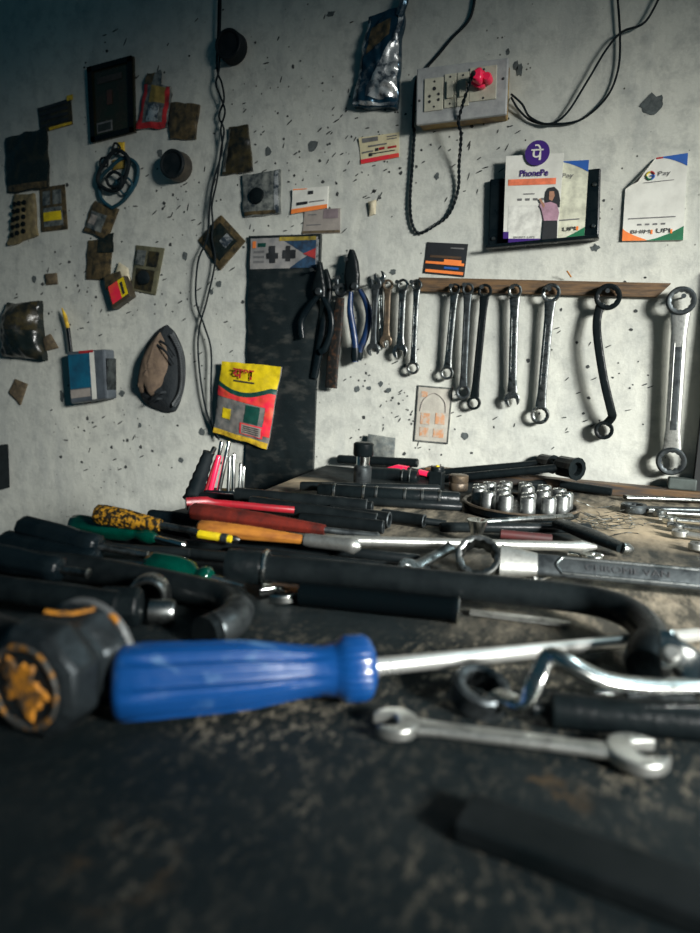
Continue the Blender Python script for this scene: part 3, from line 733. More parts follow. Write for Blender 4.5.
s.part('text_line', grey_ink, (.12, .2, .35, .24)); s.part('text_line', grey_ink, (.1, .62, .5, .66)); s.part('dark_block', mat('mauve_block', (.2, .16, .17), rough=.6), (.55, .02, .95, .4)); s.part('brown_edge', brown_patch, (0, .88, 1, .98))
s = card([(427, 242), (468, 244), (464, 277), (423, 273)], 'black business card with orange stripes above the wooden rail', mat('black_card', (.02, .022, .025), rough=.45), seed=4, curl=0)
s.part('orange_stripe', orange_ink, (.03, .60, .97, .68)); s.part('orange_stripe', orange_ink, (.05, .86, .97, .95)); s.part('text_line', old_wood, (.12, .40, .88, .48)); s.part('orange_line', orange_ink, (.48, .51, .90, .60)); s.part('text_line', grey_ink, (.6, .13, .92, .17)); s.part('text_line', blue_ink, (.5, .74, .85, .80))
s = card([(418, 385), (453, 388), (448, 444), (414, 441)], 'small clear plastic sleeve with a pale orange printed card, below the hanging wrenches', mat('sleeve_card', (.46, .44, .38), (.34, .32, .28), rough=.25, coat=.5, scale=60), seed=5, curl=0, name='card_sleeve', cat='card sleeve')
pale_or = mat('pale_orange_print', (.50, .26, .14), (.42, .38, .32), rough=.4, scale=120, lo=.45, hi=.6)
for r_ in ((.12, .10, .3, .2), (.15, .48, .42, .68), (.58, .46, .85, .66), (.15, .74, .4, .9), (.55, .74, .85, .9)): s.part('orange_motif', pale_or, r_)
mk('printed_arch', MB().tube(spline([s.P(u, v, .0008) for u, v in ((.12, .45), (.2, .25), (.5, .12), (.8, .25), (.86, .45))], 5), .0006, 6), greypaper, s.o)
for r_ in ((0, 0, 1, .025), (0, .975, 1, 1), (0, 0, .03, 1), (.97, 0, 1, 1)): s.part('sleeve_edge', clear_film, r_, .001)

# --- wooden rail
rq = [(420, 278), (671, 284), (656, 298), (421, 292)]
rail = thing('wooden_rail', 'weathered brown wooden rail nailed to the wall, with wrenches hanging from it', 'rail', W(540, 298))
q = [W(*p) for p in rq]; mb = MB()
mb.add([V((p.x, -.0003, p.z)) for p in q] + [p + WN * .009 for p in q], [(3, 2, 1, 0), (4, 5, 6, 7)] + [(i, (i + 1) % 4, 4 + (i + 1) % 4, 4 + i) for i in range(4)])
mk('plank', mb, mat('weathered_rail', (.14, .08, .035), (.05, .033, .02), rough=.65, scale=30, stretch=(1, 5, 8), bump=.5), rail, bevel=.001, smooth=False)
for x, y in ((455, 288), (468, 287), (485, 289), (515, 289), (551, 291), (608, 293)):
    c = W(x, y); mk('nail', MB().lathe(c + WN * .006, c + WN * .028, [(0, .0012), (.93, .0012), (.93, .003), (1, .003)], n=10), dark_steel, rail)
mk('split_nail', MB().sweep([W(571, 277, .01), W(567, 271, .018)], (.0012, .0008)), orange_wood, rail)
for x, y in ((318, 272), (341, 289), (352, 262), (376, 283), (388, 283), (402, 284), (416, 284), (682, 298)):
    c = W(x, y); mk('nail', MB().lathe(c - WN * .006, c + WN * .026, [(0, .0012), (.93, .0012), (.93, .003), (1, .003)], n=10), dark_steel, wall)

# ------------------------------------------------------------------ wrenches
def jaw_poly(R, slot, depth, ang=0.26, n=20):
    """C-shaped open jaw, opening along +x turned by ang"""
    a0 = math.asin(min(.95, slot / R))
    pts = []
    for i in range(n + 1):
        th = a0 + (2 * PI - 2 * a0) * i / n
        rr = R * (1.0 if abs(th - PI) > .8 else .96)
        x = math.cos(th) * rr * (1.05 if math.cos(th) > 0 else 1); pts.append((x, math.sin(th) * rr))
    dx = R * math.cos(a0) - depth
    pts += [(dx + slot * .35, -slot), (dx, -slot * .5), (dx, slot * .5), (dx + slot * .35, slot)]
    c, s_ = math.cos(ang), math.sin(ang)
    return [(x * c - y * s_, x * s_ + y * c) for x, y in pts]
def wrench(name, label, A, B, nrm, RA, RB, w, th, m, ta='ring', tb='open', bend=0.0, panel=True, group=None, ringh=None, path=None, mA=None, hole=.62, cat='wrench', tiltA=None, tiltB=None, letter=None, mring=None):
    t = thing(name, label, cat, (A + B) / 2 - UP * 0, group)
    ex = (B - A).normalized(); nrm = (nrm - ex * nrm.dot(ex)).normalized(); ey = nrm.cross(ex)
    L = (B - A).length
    rh = ringh or th * 1.15
    def end(c, typ, R, dirn, tilt):
        if typ == 'ring':
            n2 = (nrm + dirn * (tilt or 0)).normalized()
            mk('ring_end', MB().ring(c, n2, R, R * hole, rh), mring or m, t)
        elif typ == 'open':
            e = dirn; f = nrm.cross(e)
            mk('open_jaw', MB().prism(jaw_poly(R, R * .46, R * .95), c, e, f, nrm, -th * 1.05, th * 1.05), m, t, bevel=min(.0012, th * .35))
    end(A, ta, RA, -ex, tiltA); end(B, tb, RB, ex, tiltB)
    if path is None:
        sA = A + ex * RA * (.86); sB = B - ex * RB * (.86)
        pts = []; secs = []
        N = 14
        for i in range(N + 1):
            f = i / N; p = sA.lerp(sB, f) + nrm * bend * math.sin(PI * f)
            pts.append(p)
            k = 1 + .28 * (1 - min(1, min(f, 1 - f) / .12))
            secs.append((w * k, th * .82))
    else:
        pts = path; secs = [(w, th * .85)] * len(path)
    sh = mk('shank', MB().sweep(pts, secs, up=nrm, n=16, sq=.55), m, t)
    if panel:
        a, b_ = pts[len(pts) // 5], pts[-1 - len(pts) // 5]
        mid = [a.lerp(b_, i / 8) + nrm * (bend * .0) for i in range(9)]
        if bend == 0 and path is None:
            fr = MB()
            for sgn in (-1, 1):
                fr.sweep([p + ey * sgn * w * .5 + nrm * th * .86 for p in mid], (w * .09, th * .10), up=nrm, n=8)
            mk('raised_border', fr, m, t)
    if letter:
        o = A.lerp(B, letter[1]) - ey * (w * .28) + nrm * th * .95
        text(letter[0], letter[3], t, o, ex, ey, L * letter[2], w * .56)
    return t
def wall_wrench(label, a, b_, RA, RB, w, m, ta='ring', tb='ring', off=.0175, th=.0026, **k):
    A, B = W(*a, off), W(*b_, off * .75)
    s_ = pxm(A)
    return wrench('combination_wrench' if (ta != tb) else ('ring_wrench' if ta == 'ring' else 'open_wrench'), label, A, B, WN, RA * s_, RB * s_, w * s_ / 2, th, m, ta, tb, **k)
RG = None
wall_wrench('dull short steel wrench with an upturned open jaw, hanging beside the blue pliers', (376, 284), (373, 349), 6, 7, 6, dark_steel, 'open', 'open', .030)
wall_wrench('short bright spanner with its open jaw up, hanging just behind the dull short wrench', (380, 277), (382, 345), 6, 5, 5, steel, 'open', 'open', .012)
wall_wrench('smallest brown steel wrench, hanging in a gap third from the blue pliers', (388, 285), (386, 341), 5.5, 6.5, 6.5, rust_shine, 'ring', 'open')
wall_wrench('short chrome wrench with a blackened open jaw below, left of the slim ring wrench', (403, 285), (400, 351), 6, 8, 7, steel, 'ring', 'open')
wall_wrench('slim steel ring wrench hanging at the left end of the wooden rail', (417, 285), (413, 368), 5.5, 6.5, 6, steel)
wall_wrench('shortest bright wrench on the rail, first from its left end, above the card sleeve', (455, 289), (447, 373), 5.5, 7, 7, steel)
wall_wrench('medium steel ring wrench, second on the wooden rail', (468, 289), (463, 392), 6, 7.5, 7, dark_steel)
wall_wrench('dark slender ring wrench, third on the wooden rail and leaning left', (485, 291), (474, 403), 7, 7, 7.5, black_iron)
wall_wrench('combination wrench with an open jaw at the bottom, fourth on the wooden rail', (515, 291), (512, 399), 7, 8, 8.5, steel, 'ring', 'open')
wall_wrench('long ring wrench with chrome rings, fifth on the wooden rail', (551, 293), (540, 415), 9.5, 9.5, 9, steel)
A, B = W(608, 297, .020), W(604, 430, .013); k = pxm(A)
pth = spline([W(601, 303, .020), W(597, 320, .022), W(598, 342, .027), W(604, 380, .028), W(611, 410, .025), W(612, 417, .020), W(606, 424, .015)], 6)
wrench('offset_ring_wrench', 'long curved black offset ring wrench, last on the wooden rail', A, B, WN, 13 * k, 9.5 * k, 4.2 * k, .0036, black_iron, 'ring', 'ring', path=pth, panel=False, ringh=.006)
A, B = W(681, 301, .022), W(671, 461, .018); k = pxm(A)
wrench('large_ring_wrench', 'largest chrome ring wrench hanging alone at the right end of the wall', A, B, WN, 14 * k, 14.5 * k, 7.4 * k, .0045, satin, 'ring', 'ring', ringh=.0065, hole=.64, mring=dark_steel)

wt = [o for o in bpy.data.objects if o.name.startswith('large_ring_wrench')][0]
ex_ = (B - A).normalized()
mk('recessed_panel', MB().sweep([A.lerp(B, .28 + .052 * i) + WN * .0033 for i in range(11)], (3.4 * k, .0007), up=WN, n=16, sq=.6), dark_steel, wt)
# --- hook bar / file
t = thing('hook_spanner', 'flat rusty bar spanner with a hooked head and hole, between the two pliers', 'spanner', W(334, 390))
o = W(337, 290, .014); k = pxm(o); ax = (W(332, 388, .014) - W(340, 286, .014)).normalized(); sd = WN.cross(ax)
mk('bar', MB().sweep([W(340, 298, .014), W(338, 320, .014), W(333, 360, .014), W(331, 388, .014)], [(4.5 * k, .0025), (5.5 * k, .0028), (6.2 * k, .0028), (6.5 * k, .0028)], up=WN, sq=.5), rusty, t)
mk('ring_end', MB().ring(W(341, 290, .014), WN, 7 * k, 2.7 * k, .0028, star=0), dark_steel, t)
mk('hook', MB().sweep(spline([W(337, 285, .014), W(337, 279, .014), W(340, 277, .014)], 4), (2.2 * k, .0026), up=WN, sq=.6), dark_steel, t)
# --- pliers
def pliers(label, jaw, jr, pivot, legs, m, mj, tips=None, off=.018):
    t = thing('pliers', label, 'pliers', W(pivot[0], max(p[1] for l in legs for p in l)))
    k = pxm(W(*pivot))
    pts = spline([W(x, y, off) for x, y in jaw], 5)
    secs = []
    for i in range(len(pts)):
        f = i / (len(pts) - 1); j = f * (len(jr) - 1); a = int(min(j, len(jr) - 2)); secs.append(((jr[a] + (jr[a + 1] - jr[a]) * (j - a)) * k, .0055))
    mk('jaws', MB().sweep(pts, secs, up=WN, sq=.7), mj, t)
    c = W(*pivot, off); mk('pivot', MB().lathe(c, c + WN * .009, [(0, .006), (.85, .006), (1, .0045)], n=18), dark_steel, t)
    for li, l in enumerate(legs):
        P = spline([W(x, y, off + .002 * (-1) ** li) for x, y in l], 6)
        n = len(P)
        secs = [(k * (2.3 + 1.2 * min(1, i / n * 3)), .0042) for i in range(n)]
        h = mk('handle', MB().sweep(P, secs, up=WN), m, t)
        if tips:
            e = P[-1]; e0 = P[-6]
            mk('handle_tip', MB().sweep([e0, e.lerp(e0, .4), e], [(3.7 * k, .0046), (4.6 * k, .005), (3.4 * k, .004)], up=WN), tips, h)
    return t
pliers('black long nose pliers hanging open over the polythene strip', [(320, 262), (320, 275), (319, 288), (320, 298)], [1.5, 4.5, 8, 6.5], (320, 292),
       [[(318, 296), (308, 308), (301, 322), (302, 338)], [(322, 296), (330, 312), (331, 330), (325, 348), (320, 352)]], black_plastic, black_iron)
t = thing('side_cutters', 'black straight handled cutters hanging inside the long nose pliers', 'pliers', W(316, 378)); k = pxm(W(318, 330))
mk('handle', MB().sweep([W(324, 318, .010), W(320, 345, .010), W(314, 378, .010)], [(3.5 * k, .004), (4.5 * k, .004), (4 * k, .004)], up=WN), black_plastic, t)
mk('jaw', MB().sweep(spline([W(324, 318, .010), W(329, 296, .010), W(328, 280, .010), W(325, 270, .010)], 4), (3 * k, .004), up=WN), black_iron, t)
pliers('combination pliers with blue and black handles, tallest tool of the hanging row', [(352, 250), (352, 262), (352, 276), (353, 290)], [2, 6.5, 8.2, 6.5], (356, 287),
       [[(351, 292), (350, 310), (353, 330), (355, 345), (355, 362)], [(360, 290), (366, 302), (369, 316), (366, 334), (360, 350), (358, 360)]], blue_grip, black_iron, tips=black_plastic)

# ------------------------------------------------------------------ switchboard
sb = thing('switchboard', 'grey wall switchboard with a round pin socket, two rocker switches and a plug socket', 'switchboard', W(463, 128))
D = .030
bq = [(424, 78), (510, 68), (508, 121), (423, 131)]
Q = [W(*p) for p in bq]
def Bp(u, v, d=D):
    return Q[0].lerp(Q[1], u).lerp(Q[3].lerp(Q[2], u), v) + WN * d
mb = MB(); mb.add([Bp(u, v, 0) for u, v in ((0, 0), (1, 0), (1, 1), (0, 1))] + [Bp(u, v, D - .006) for u, v in ((0, 0), (1, 0), (1, 1), (0, 1))], [(3, 2, 1, 0), (4, 5, 6, 7)] + [(i, (i + 1) % 4, 4 + (i + 1) % 4, 4 + i) for i in range(4)])
mk('back_box', mb, box_yellow, sb, bevel=.0015, smooth=False)
def plate(u0_, v0, u1, v1, d0, d1):
    c = ((u0_, v0), (u1, v0), (u1, v1), (u0_, v1))
    return MB().add([Bp(u, v, d0) for u, v in c] + [Bp(u, v, d1) for u, v in c], [(3, 2, 1, 0), (4, 5, 6, 7)] + [(i, (i + 1) % 4, 4 + (i + 1) % 4, 4 + i) for i in range(4)])
fp = mk('front_plate', plate(-.02, -.02, 1.02, 1.02, D - .007, D), grey_panel, sb, bevel=.002, smooth=False)
bx = Bp(1, 0, 0) - Bp(0, 0, 0); bx.normalize(); bz = (Bp(0, 0, 0) - Bp(0, 1, 0)).normalized()
def dot(par, u, v, r, d, nm, m=black_ink):
    c = Bp(u, v, d); mk(nm, MB().lathe(c - WN * .0005, c + WN * .0006, [(0, r), (1, r)], n=14), m, par)
sk = mk('socket_module', plate(.08, .20, .30, .80, D - .001, D + .002), ivory, sb, bevel=.0006, smooth=False)
for u, v, r in ((.2, .27, .0014), (.2, .40, .0024), (.145, .53, .0019), (.25, .51, .0019), (.145, .63, .0019), (.25, .61, .0019), (.2, .73, .0013)): dot(sk, u, v, r, D + .002, 'pin_hole')
for u in (.315, .46):
    md_ = mk('switch_module', plate(u, .16, u + .135, .78, D - .001, D + .002), ivory, sb, bevel=.0006, smooth=False)
    mk('rocker', plate(u + .03, .30, u + .11, .62, D + .001, D + .0055), ivory, md_, bevel=.001, smooth=False)
    dot(md_, u + .068, .22, .0013, D + .002, 'screw'); dot(md_, u + .068, .71, .0013, D + .002, 'screw')
s3 = mk('plug_module', plate(.60, .10, .90, .72, D - .001, D + .002), ivory, sb, bevel=.0006, smooth=False)
dot(s3, .76, .16, .0014, D + .002, 'screw'); dot(s3, .76, .68, .0014, D + .002, 'screw')
dot(fp, .02, .58, .0016, D, 'screw'); dot(fp, .97, .36, .0018, D, 'screw')
c = Bp(.72, .38, D + .002)
pl = thing('power_plug', 'bright pink red two pin plug pushed into the switchboard', 'plug', c)
mk('body', MB().lathe(c, c + WN * .026, [(0, .010), (.35, .0105), (.4, .008), (.9, .0085), (1, .006)], n=20, fn=lambda th, t: 1 + .14 * math.cos(3 * th)), pink_plastic, pl, angle=50)
c2 = c + bx * .012 - bz * .001
mk('side_lug', MB().lathe(c2 + WN * .004, c2 + WN * .02, [(0, .006), (.8, .006), (1, .0045)], n=16), pink_plastic, pl)
c3 = c - bx * .004 + bz * .002
mk('cord_grip', MB().lathe(c3 + WN * .024, c3 + WN * .030 - bz * .004, [(0, .0035), (1, .0022)], n=12), black_rubber, pl)
def wire(name, label, pts, r, m=cable, k=10, twist=0, group=None, ends=None):
    P = spline(pts, k)
    if not twist:
        return tag(mk(name, MB().tube(P, r, 8), m), label, 'cable', group)
    t = thing(name, label, 'cable', P[-1], group)
    L = 0; ph = [0]
    for i in range(1, len(P)): L += (P[i] - P[i - 1]).length; ph.append(L)
    PP = spline(pts, k * 5); L = 0; ph = [0]
    for i in range(1, len(PP)): L += (PP[i] - PP[i - 1]).length; ph.append(L)
    for s_ in (0, PI):
        S = []
        for i, p in enumerate(PP):
            tg = (PP[min(i + 1, len(PP) - 1)] - PP[max(i - 1, 0)]).normalized()
            a = tg.cross(WN).normalized(); th = ph[i] / twist * 2 * PI + s_
            S.append(p + (a * math.cos(th) + WN * math.sin(th)) * r * .95)
        mk('strand', MB().tube(S, r, 6), m, t)
    return t
pc = [c3 + WN * .028, W(459, 118, .034), W(461, 135, .030), W(459, 165, .012), W(458, 190, .006), W(449, 214, .005), W(434, 226, .005), W(420, 233, .005), W(413, 226, .005), W(410, 205, .005), W(412, 170, .005), W(414, 140, .005), W(414, 128, .004)]
wire('twisted_flex', 'black twisted flex looping from the pink plug down and back up to the switchboard', pc, .0013, twist=.014)
wire('supply_cable', 'thick black cable coming down to the top left of the switchboard', [W(476, -10, .004), W(470, 18, .004), W(452, 38, .004), W(437, 56, .004), W(428, 66, .004), W(425, 72, .006), W(417, 78, .004), W(414, 100, .004), W(413, 128, .004)], .0020)
jx, jy = 532, 116
wire('loose_wire', 'thin black wire dropping straight from the top edge, then curving to the switchboard', [W(511, 97, .014), W(519, 110, .008), W(532, 121, .005), W(550, 124, .005), W(580, 120, .005), W(606, 98, .005), W(618, 70, .006), W(620, 36, .006), W(617, -10, .006)], .0015)
wire('loose_wire', 'thin black wire crossing the straight one and leaving the top edge further right', [W(511, 94, .014), W(522, 104, .010), W(530, 117, .008), W(548, 124, .008), W(566, 114, .009), W(588, 80, .010), W(606, 50, .011), W(622, 32, .011), W(645, 22, .009), W(662, -8, .008)], .0015)
# cable pair down the left wall
pa = [(219, -12), (218, 30), (217, 68), (222, 84), (224, 100), (219, 116), (224, 130), (221, 150), (217, 180), (212, 205), (213, 225), (212, 238), (215, 262), (207, 300), (200, 325), (198, 350), (202, 390), (209, 420), (217, 438)]
pb = [(221, -12), (220, 30), (219, 68), (216, 84), (221, 98), (225, 112), (221, 128), (222, 150), (214, 180), (210, 205), (207, 238), (198, 262), (196, 300), (204, 325), (211, 350), (211, 390), (212, 420), (219, 440)]
wire('hanging_cable', 'thin black cable hanging down the left wall, the strand bowing right at the diamond packet', [W(x, y, .010) for x, y in pa], .0016)
wire('hanging_cable', 'thin black cable hanging down the left wall, the strand bowing left below the diamond packet', [W(x, y, .013) for x, y in pb], .0016)

# ------------------------------------------------------------------ payment cards
tray = thing('card_tray', 'black plastic wall tray holding two payment cards', 'tray', W(546, 248))
q = [W(*p) for p in [(491, 181), (601, 170), (599, 241), (489, 251)]]
cs = lambda u, v, d: q[0].lerp(q[1], u).lerp(q[3].lerp(q[2], u), v) + WN * d
def slab(u0_, v0, u1, v1, d0, d1):
    c = ((u0_, v0), (u1, v0), (u1, v1), (u0_, v1))
    return MB().add([cs(u, v, d0) for u, v in c] + [cs(u, v, d1) for u, v in c], [(3, 2, 1, 0), (4, 5, 6, 7)] + [(i, (i + 1) % 4, 4 + (i + 1) % 4, 4 + i) for i in range(4)])
mk('back_plate', slab(0, 0, 1, 1, 0, .010), black_plastic, tray, bevel=.002, smooth=False)
mk('lower_lip', slab(-.005, .95, 1.005, 1.0, .0215, .0245), black_plastic, tray, bevel=.0015, smooth=False)
mk('shelf', slab(0, .985, 1, 1.0, .009, .022), black_plastic, tray, smooth=False)
for u, v in ((.95, .22), (.95, .8), (.05, .85)):
    c = cs(u, v, .0105); mk('rivet', MB().lathe(c, c + WN * .002, [(0, .003), (1, .002)], n=12), steel, tray)
def pay_bits(s):
    s.part('blue_corner', blue_ink, (.50, .0, 1, .16), .0004, top=lambda u: .0, bot=lambda u: .005 + .14 * max(0, (u - .50) / .5) ** 1.6)
    s.part('green_corner', green_ink, (.40, .8, 1, 1), .0004, top=lambda u: .995 - .16 * max(0, (u - .40) / .6) ** 1.5, bot=lambda u: 1.0)
    s.part('orange_corner', orange_ink, (0, .8, .42, 1), .0004, top=lambda u: .84 + .155 * (u / .42) ** .7, bot=lambda u: 1.0)
# front: PhonePe
s2 = Sheet([(529, 163), (589, 160), (584, 240), (528, 245)], base=.013, bulge=0, crinkle=0, nx=16, ny=16)
s2.make('payment_card', 'payment card with blue and green corners, tucked behind the purple topped card', 'card', mat('cream_glossy_paper', (.66, .66, .52), rough=.45)); pay_bits(s2)
s2.text('G Pay', grey_ink, .42, .22, .34, .07); s2.text('UPI', black_ink, .62, .87, .22, .05, bold=.01); s2.part('orange_tick', orange_ink, (.85, .82, .89, .87)); s2.part('text_line', grey_ink, (.5, .72, .9, .735))
s1 = Sheet([(506, 156), (564, 153), (557, 243), (503, 243)], base=.0185, bulge=0, crinkle=0, nx=16, ny=16)
s1.make('payment_card', 'white payment card with a purple round logo on top and a printed woman in pink', 'card', paper)
s1.part('orange_bar', mat('coral_bar', (.85, .22, .11), rough=.4), (.06, .27, .90, .34))
s1.part('purple_edge', purple_ink, (0, .95, .75, 1.0)); s1.part('purple_edge', purple_ink, (.0, .87, .10, 1))
s1.text('PhonePe', purple_ink, .26, .245, .50, .075, bold=.02)
s1.part('text_line', grey_ink, (.34, .435, .54, .447)); 
for i in range(4): s1.part('app_icon', grey_ink, (.24 + i * .14, .49, .32 + i * .14, .515))
s1.part('white_panel', mat('white_panel', (.72, .72, .66), rough=.4), (.08, .57, .70, .96), .0004)
s1.text('BHIM UPI', grey_ink, .2, .945, .38, .022)
c = s1.P(.55, -.01, .002); k = pxm(c)
lg = mk('round_logo', MB().lathe(c - WN * .0, c + WN * .001, [(0, 12 * k), (1, 12 * k)], n=40), purple_ink, s1.o)
exx = (s1.P(1, 0) - s1.P(0, 0)).normalized()
text('पे', paper, s1.o, c + WN * .0014 - exx * 6 * k - UP * 7 * k, exx, UP, 12 * k, 15 * k, 'logo_lettering', bold=.01)
# printed woman
def ppoly(nm, pts, m, lift, par=s1):
    P = [par.P(u, v, lift) for u, v in pts]; n = len(P)
    mk(nm, MB().add(P + [p - WN * .0002 for p in P], [tuple(range(n)), tuple(range(2 * n - 1, n - 1, -1))] + [(i, n + i, n + (i + 1) % n, (i + 1) % n) for i in range(n)]), m, par.o, smooth=False)
ppoly('printed_hair', [(.78, .38), (.88, .37), (.96, .42), (1.0, .52), (1.0, .60), (.9, .60), (.76, .58), (.73, .5), (.74, .42)], black_ink, .0014)
ppoly('printed_face', [(.80, .42), (.88, .42), (.90, .47), (.86, .53), (.80, .51)], skin, .0018)
ppoly('printed_shirt', [(.74, .55), (.84, .54), (.95, .57), (1.0, .66), (.98, .75), (.74, .75), (.68, .62), (.64, .58), (.68, .54)], pink_shirt, .0022)
ppoly('printed_arm', [(.62, .50), (.66, .50), (.74, .58), (.72, .61)], skin, .0024)
ppoly('printed_trousers', [(.73, .75), (.98, .75), (1.0, 1.0), (.72, 1.0)], black_ink, .0024)
# right: G Pay sheet
s = Sheet([(627, 162), (688, 153), (683, 240), (622, 241)], base=.004, bulge=0, crinkle=0, seed=3, fold=(.48, .34), nx=60, ny=60)
s.make('payment_card', 'payment sheet with orange, blue and green corners, its upper corner folded over, pinned alone', 'card', paper); pay_bits(s)
gc = s.P(.41, .21, .0012); k = pxm(gc)
for a0, a1, mm in ((.1 * PI, .55 * PI, red_ink), (.55 * PI, 1.05 * PI, yellow_ink), (1.05 * PI, 1.6 * PI, green_ink), (1.6 * PI, 2.0 * PI, blue_ink)):
    mk('logo_arc', MB().tube([gc + (V((1, 0, 0)) * math.cos(a0 + (a1 - a0) * i / 6) + UP * math.sin(a0 + (a1 - a0) * i / 6)) * 3.6 * k for i in range(7)], .9 * k, 6), mm, s.o)
mk('logo_bar', MB().box(gc + V((2 * k, 0, 0)), V((2 * k, 0, 0)), V((0, .0003, 0)), V((0, 0, .7 * k))), blue_ink, s.o)
s.text('Pay', grey_ink, .54, .24, .20, .07, lift=.0010)
s.part('text_line', grey_ink, (.08, .715, .86, .728))
for i in range(4): s.part('app_icon', grey_ink, (.24 + i * .13, .79, .31 + i * .13, .81))
s.text('BHIM', black_ink, .14, .91, .31, .055, lift=.0010); s.text('UPI', black_ink, .56, .91, .22, .055, lift=.0010)
s.part('orange_tick', orange_ink, (.47, .87, .50, .92), .001); s.part('orange_tick', orange_ink, (.79, .87, .82, .92), .001); s.part('text_line', grey_ink, (.3, .285, .8, .292), .001)
s.part('red_top_edge', red_ink, (.49, .0, .60, .02), .0006)

# ================================================================== BENCH ITEMS
def rod(A, B, r, prof=None, n=20, **k):
    return MB().lathe(A, B, prof or [(0, r * .85), (.02, r), (.98, r), (1, r * .85)], n=n, **k)
def TT(a, z): return T(a[0], a[1], z)
# ---- foreground blue screwdriver
zA = .018
A, B = T(112, 683, zA), T(342, 669, zA); Cc = T(372, 667, zA)
ax = (Cc - A).normalized(); A2 = T(106, 683, zA)
bs = thing('screwdriver', 'large screwdriver with a worn translucent blue fluted handle in the foreground', 'screwdriver', V((B.x, B.y, 0)))
R = .0168
L = (Cc - A).length
def flute(th, t):
    e = max(0, min(1, (t - .04) / .1)) * max(0, min(1, (.80 - t) / .08))
    c = math.cos(6 * th)
    fine = .012 * math.cos(48 * th) * (1 if c > 0 else 0)
    g = max(0, math.cos(7 * th + .5) - .35) / .65
    return 1 - e * .15 * g ** .8 + (e * .012 * math.cos(70 * th) if g == 0 else 0)
prof = [(0, R * .55), (.008, R * .80), (.022, R * .95), (.045, R)] + [(x, R * (1.0 - .02 * i)) for i, x in enumerate((.12, .2, .3, .42))] + [(.52, R * .90), (.62, R * .80), (.72, R * .70), (.80, R * .68), (.835, R * .74)]
mk('handle', MB().lathe(A, Cc, prof, n=224, fn=flute), blue_plastic, bs, angle=60)
prof = [(.83, R * .68), (.86, R * .80), (.885, R * .90), (.965, R * .90), (.985, R * .84), (1.0, R * .66), (1.003, R * .3)]
mk('collar', MB().lathe(A, Cc, prof, n=96, fn=lambda th, t: 1 + (.035 * math.cos(28 * th) if .87 < t < .97 else 0)), blue_plastic, bs, angle=60)
S1 = T(705, 634, .006)
mk('shaft', MB().lathe(Cc, S1, [(0, .0042), (.97, .0040), (1, .0026)], n=20), bright_steel, bs)
# ---- front open wrench
A, B = T(396, 724, .0052), T(636, 754, .0052)
wrench('open_wrench', 'small worn double open end wrench lying in front of the blue screwdriver', A, B, UP, .0105, .0128, .0042, .0026, satin, 'open', 'open')
# ---- offset ring wrench
A = T(480, 692, .009); B = T(760, 688, .020)
pth = spline([T(497, 696, .0085), T(510, 703, .010), T(524, 704, .0135), T(536, 682, .024), T(549, 656, .033), T(566, 662, .033), T(600, 679, .027), T(640, 686, .0235), T(700, 687, .021), T(760, 688, .021)], 6)
t = thing('offset_ring_wrench', 'cranked chrome ring wrench rising in a sharp bend beside the screwdriver shaft', 'wrench', V((A.x, A.y, 0)))
mk('ring_end', MB().ring(A, (UP + V((.25, -.25, 0))).normalized(), .0135, .0085, .0062), dark_steel, t)
N = len(pth); secs = [((.0058 - .0018 * min(1, i / 12)), .0030 + (.0006 if i < 10 else 0)) for i in range(N)]
mk('shank', MB().sweep(pth, secs, up=(UP + V((0, -.4, 0))).normalized(), n=16, sq=.7), chrome, t)
# ---- ratchet handles
def knurled(name, label, A, B, r, m, mtip=None, tip=.12):
    t = thing(name, label, 'ratchet handle', V(((A.x + B.x) / 2, (A.y + B.y) / 2, 0)))
    d = (B - A); L = d.length; mb = MB()
    nr, na = 70, 40; e = d.normalized(); s1_ = e.cross(UP).normalized(); s2_ = s1_.cross(e); rows = []
    for i in range(nr + 1):
        rows.append([A + d * (tip + (1 - tip) * i / nr) + (s1_ * math.cos(2 * PI * j / na) + s2_ * math.sin(2 * PI * j / na)) * r * (.8 if i in (0, nr) else (1 + .035 * (1 if (i + j) % 2 else -1))) for j in range(na)])
    mb.rings(rows); mk('knurled_grip', mb, m, t, angle=80)
    mk('neck', MB().lathe(A - d * .02, A + d * (tip + .01), [(0, r * .35), (.25, r * .5), (.5, r * .38), (.8, r * .5), (1, r * .75)], n=18), mtip or steel, t)
    return t
knurled('ratchet_handle', 'dark knurled tool handle lying below the cranked ring wrench', T(532, 708, .0085), T(735, 726, .0085), .0078, black_iron, black_iron, .08)
knurled('ratchet_handle', 'slim steel knurled handle with a chrome ball at its neck, behind the darker one', T(596, 693, .0050), T(740, 694, .0050), .0045, dark_steel, steel, .18)
# ---- big black cranked tube
zb = .0185
pth = [T(262, 568, zb), T(330, 573, zb), T(400, 580, zb), T(500, 590, zb), T(575, 598, zb), T(612, 606, zb + .001), T(636, 618, zb), T(650, 634, zb - .001), T(654, 648, zb - .002)]
ct = thing('cranked_pipe_wrench', 'long thick black cranked tube lying across the bench, its bent end by the chrome fork', 'socket wrench', V((pth[3].x, pth[3].y, 0)))
P = spline(pth, 8)
mk('tube', MB().tube(P, .0094, 22), black_tube, ct)
a, b_ = T(228, 565, zb), T(264, 568, zb)
mk('socket_end', MB().lathe(a, b_, [(0, .0085), (.02, .0115), (.35, .012), (.4, .0112), (.93, .0118), (1, .0105)], n=28), black_iron, ct)
d = (pth[1] - pth[0]).normalized()
mk('chrome_band', MB().ring(T(266, 568, zb), d, .0128, .0095, .0016, star=0), chrome, ct)
e = T(652, 660, .017)
mk('end_collar', MB().lathe(T(653, 646, .0170), T(646, 668, .0135), [(0, .0100), (.1, .0122), (.7, .0124), (1, .010)], n=26), black_iron, ct)
fk = thing('chrome_fork', 'shiny chrome forked head gripping the end of the black cranked tube', 'fork', T(680, 668, 0))
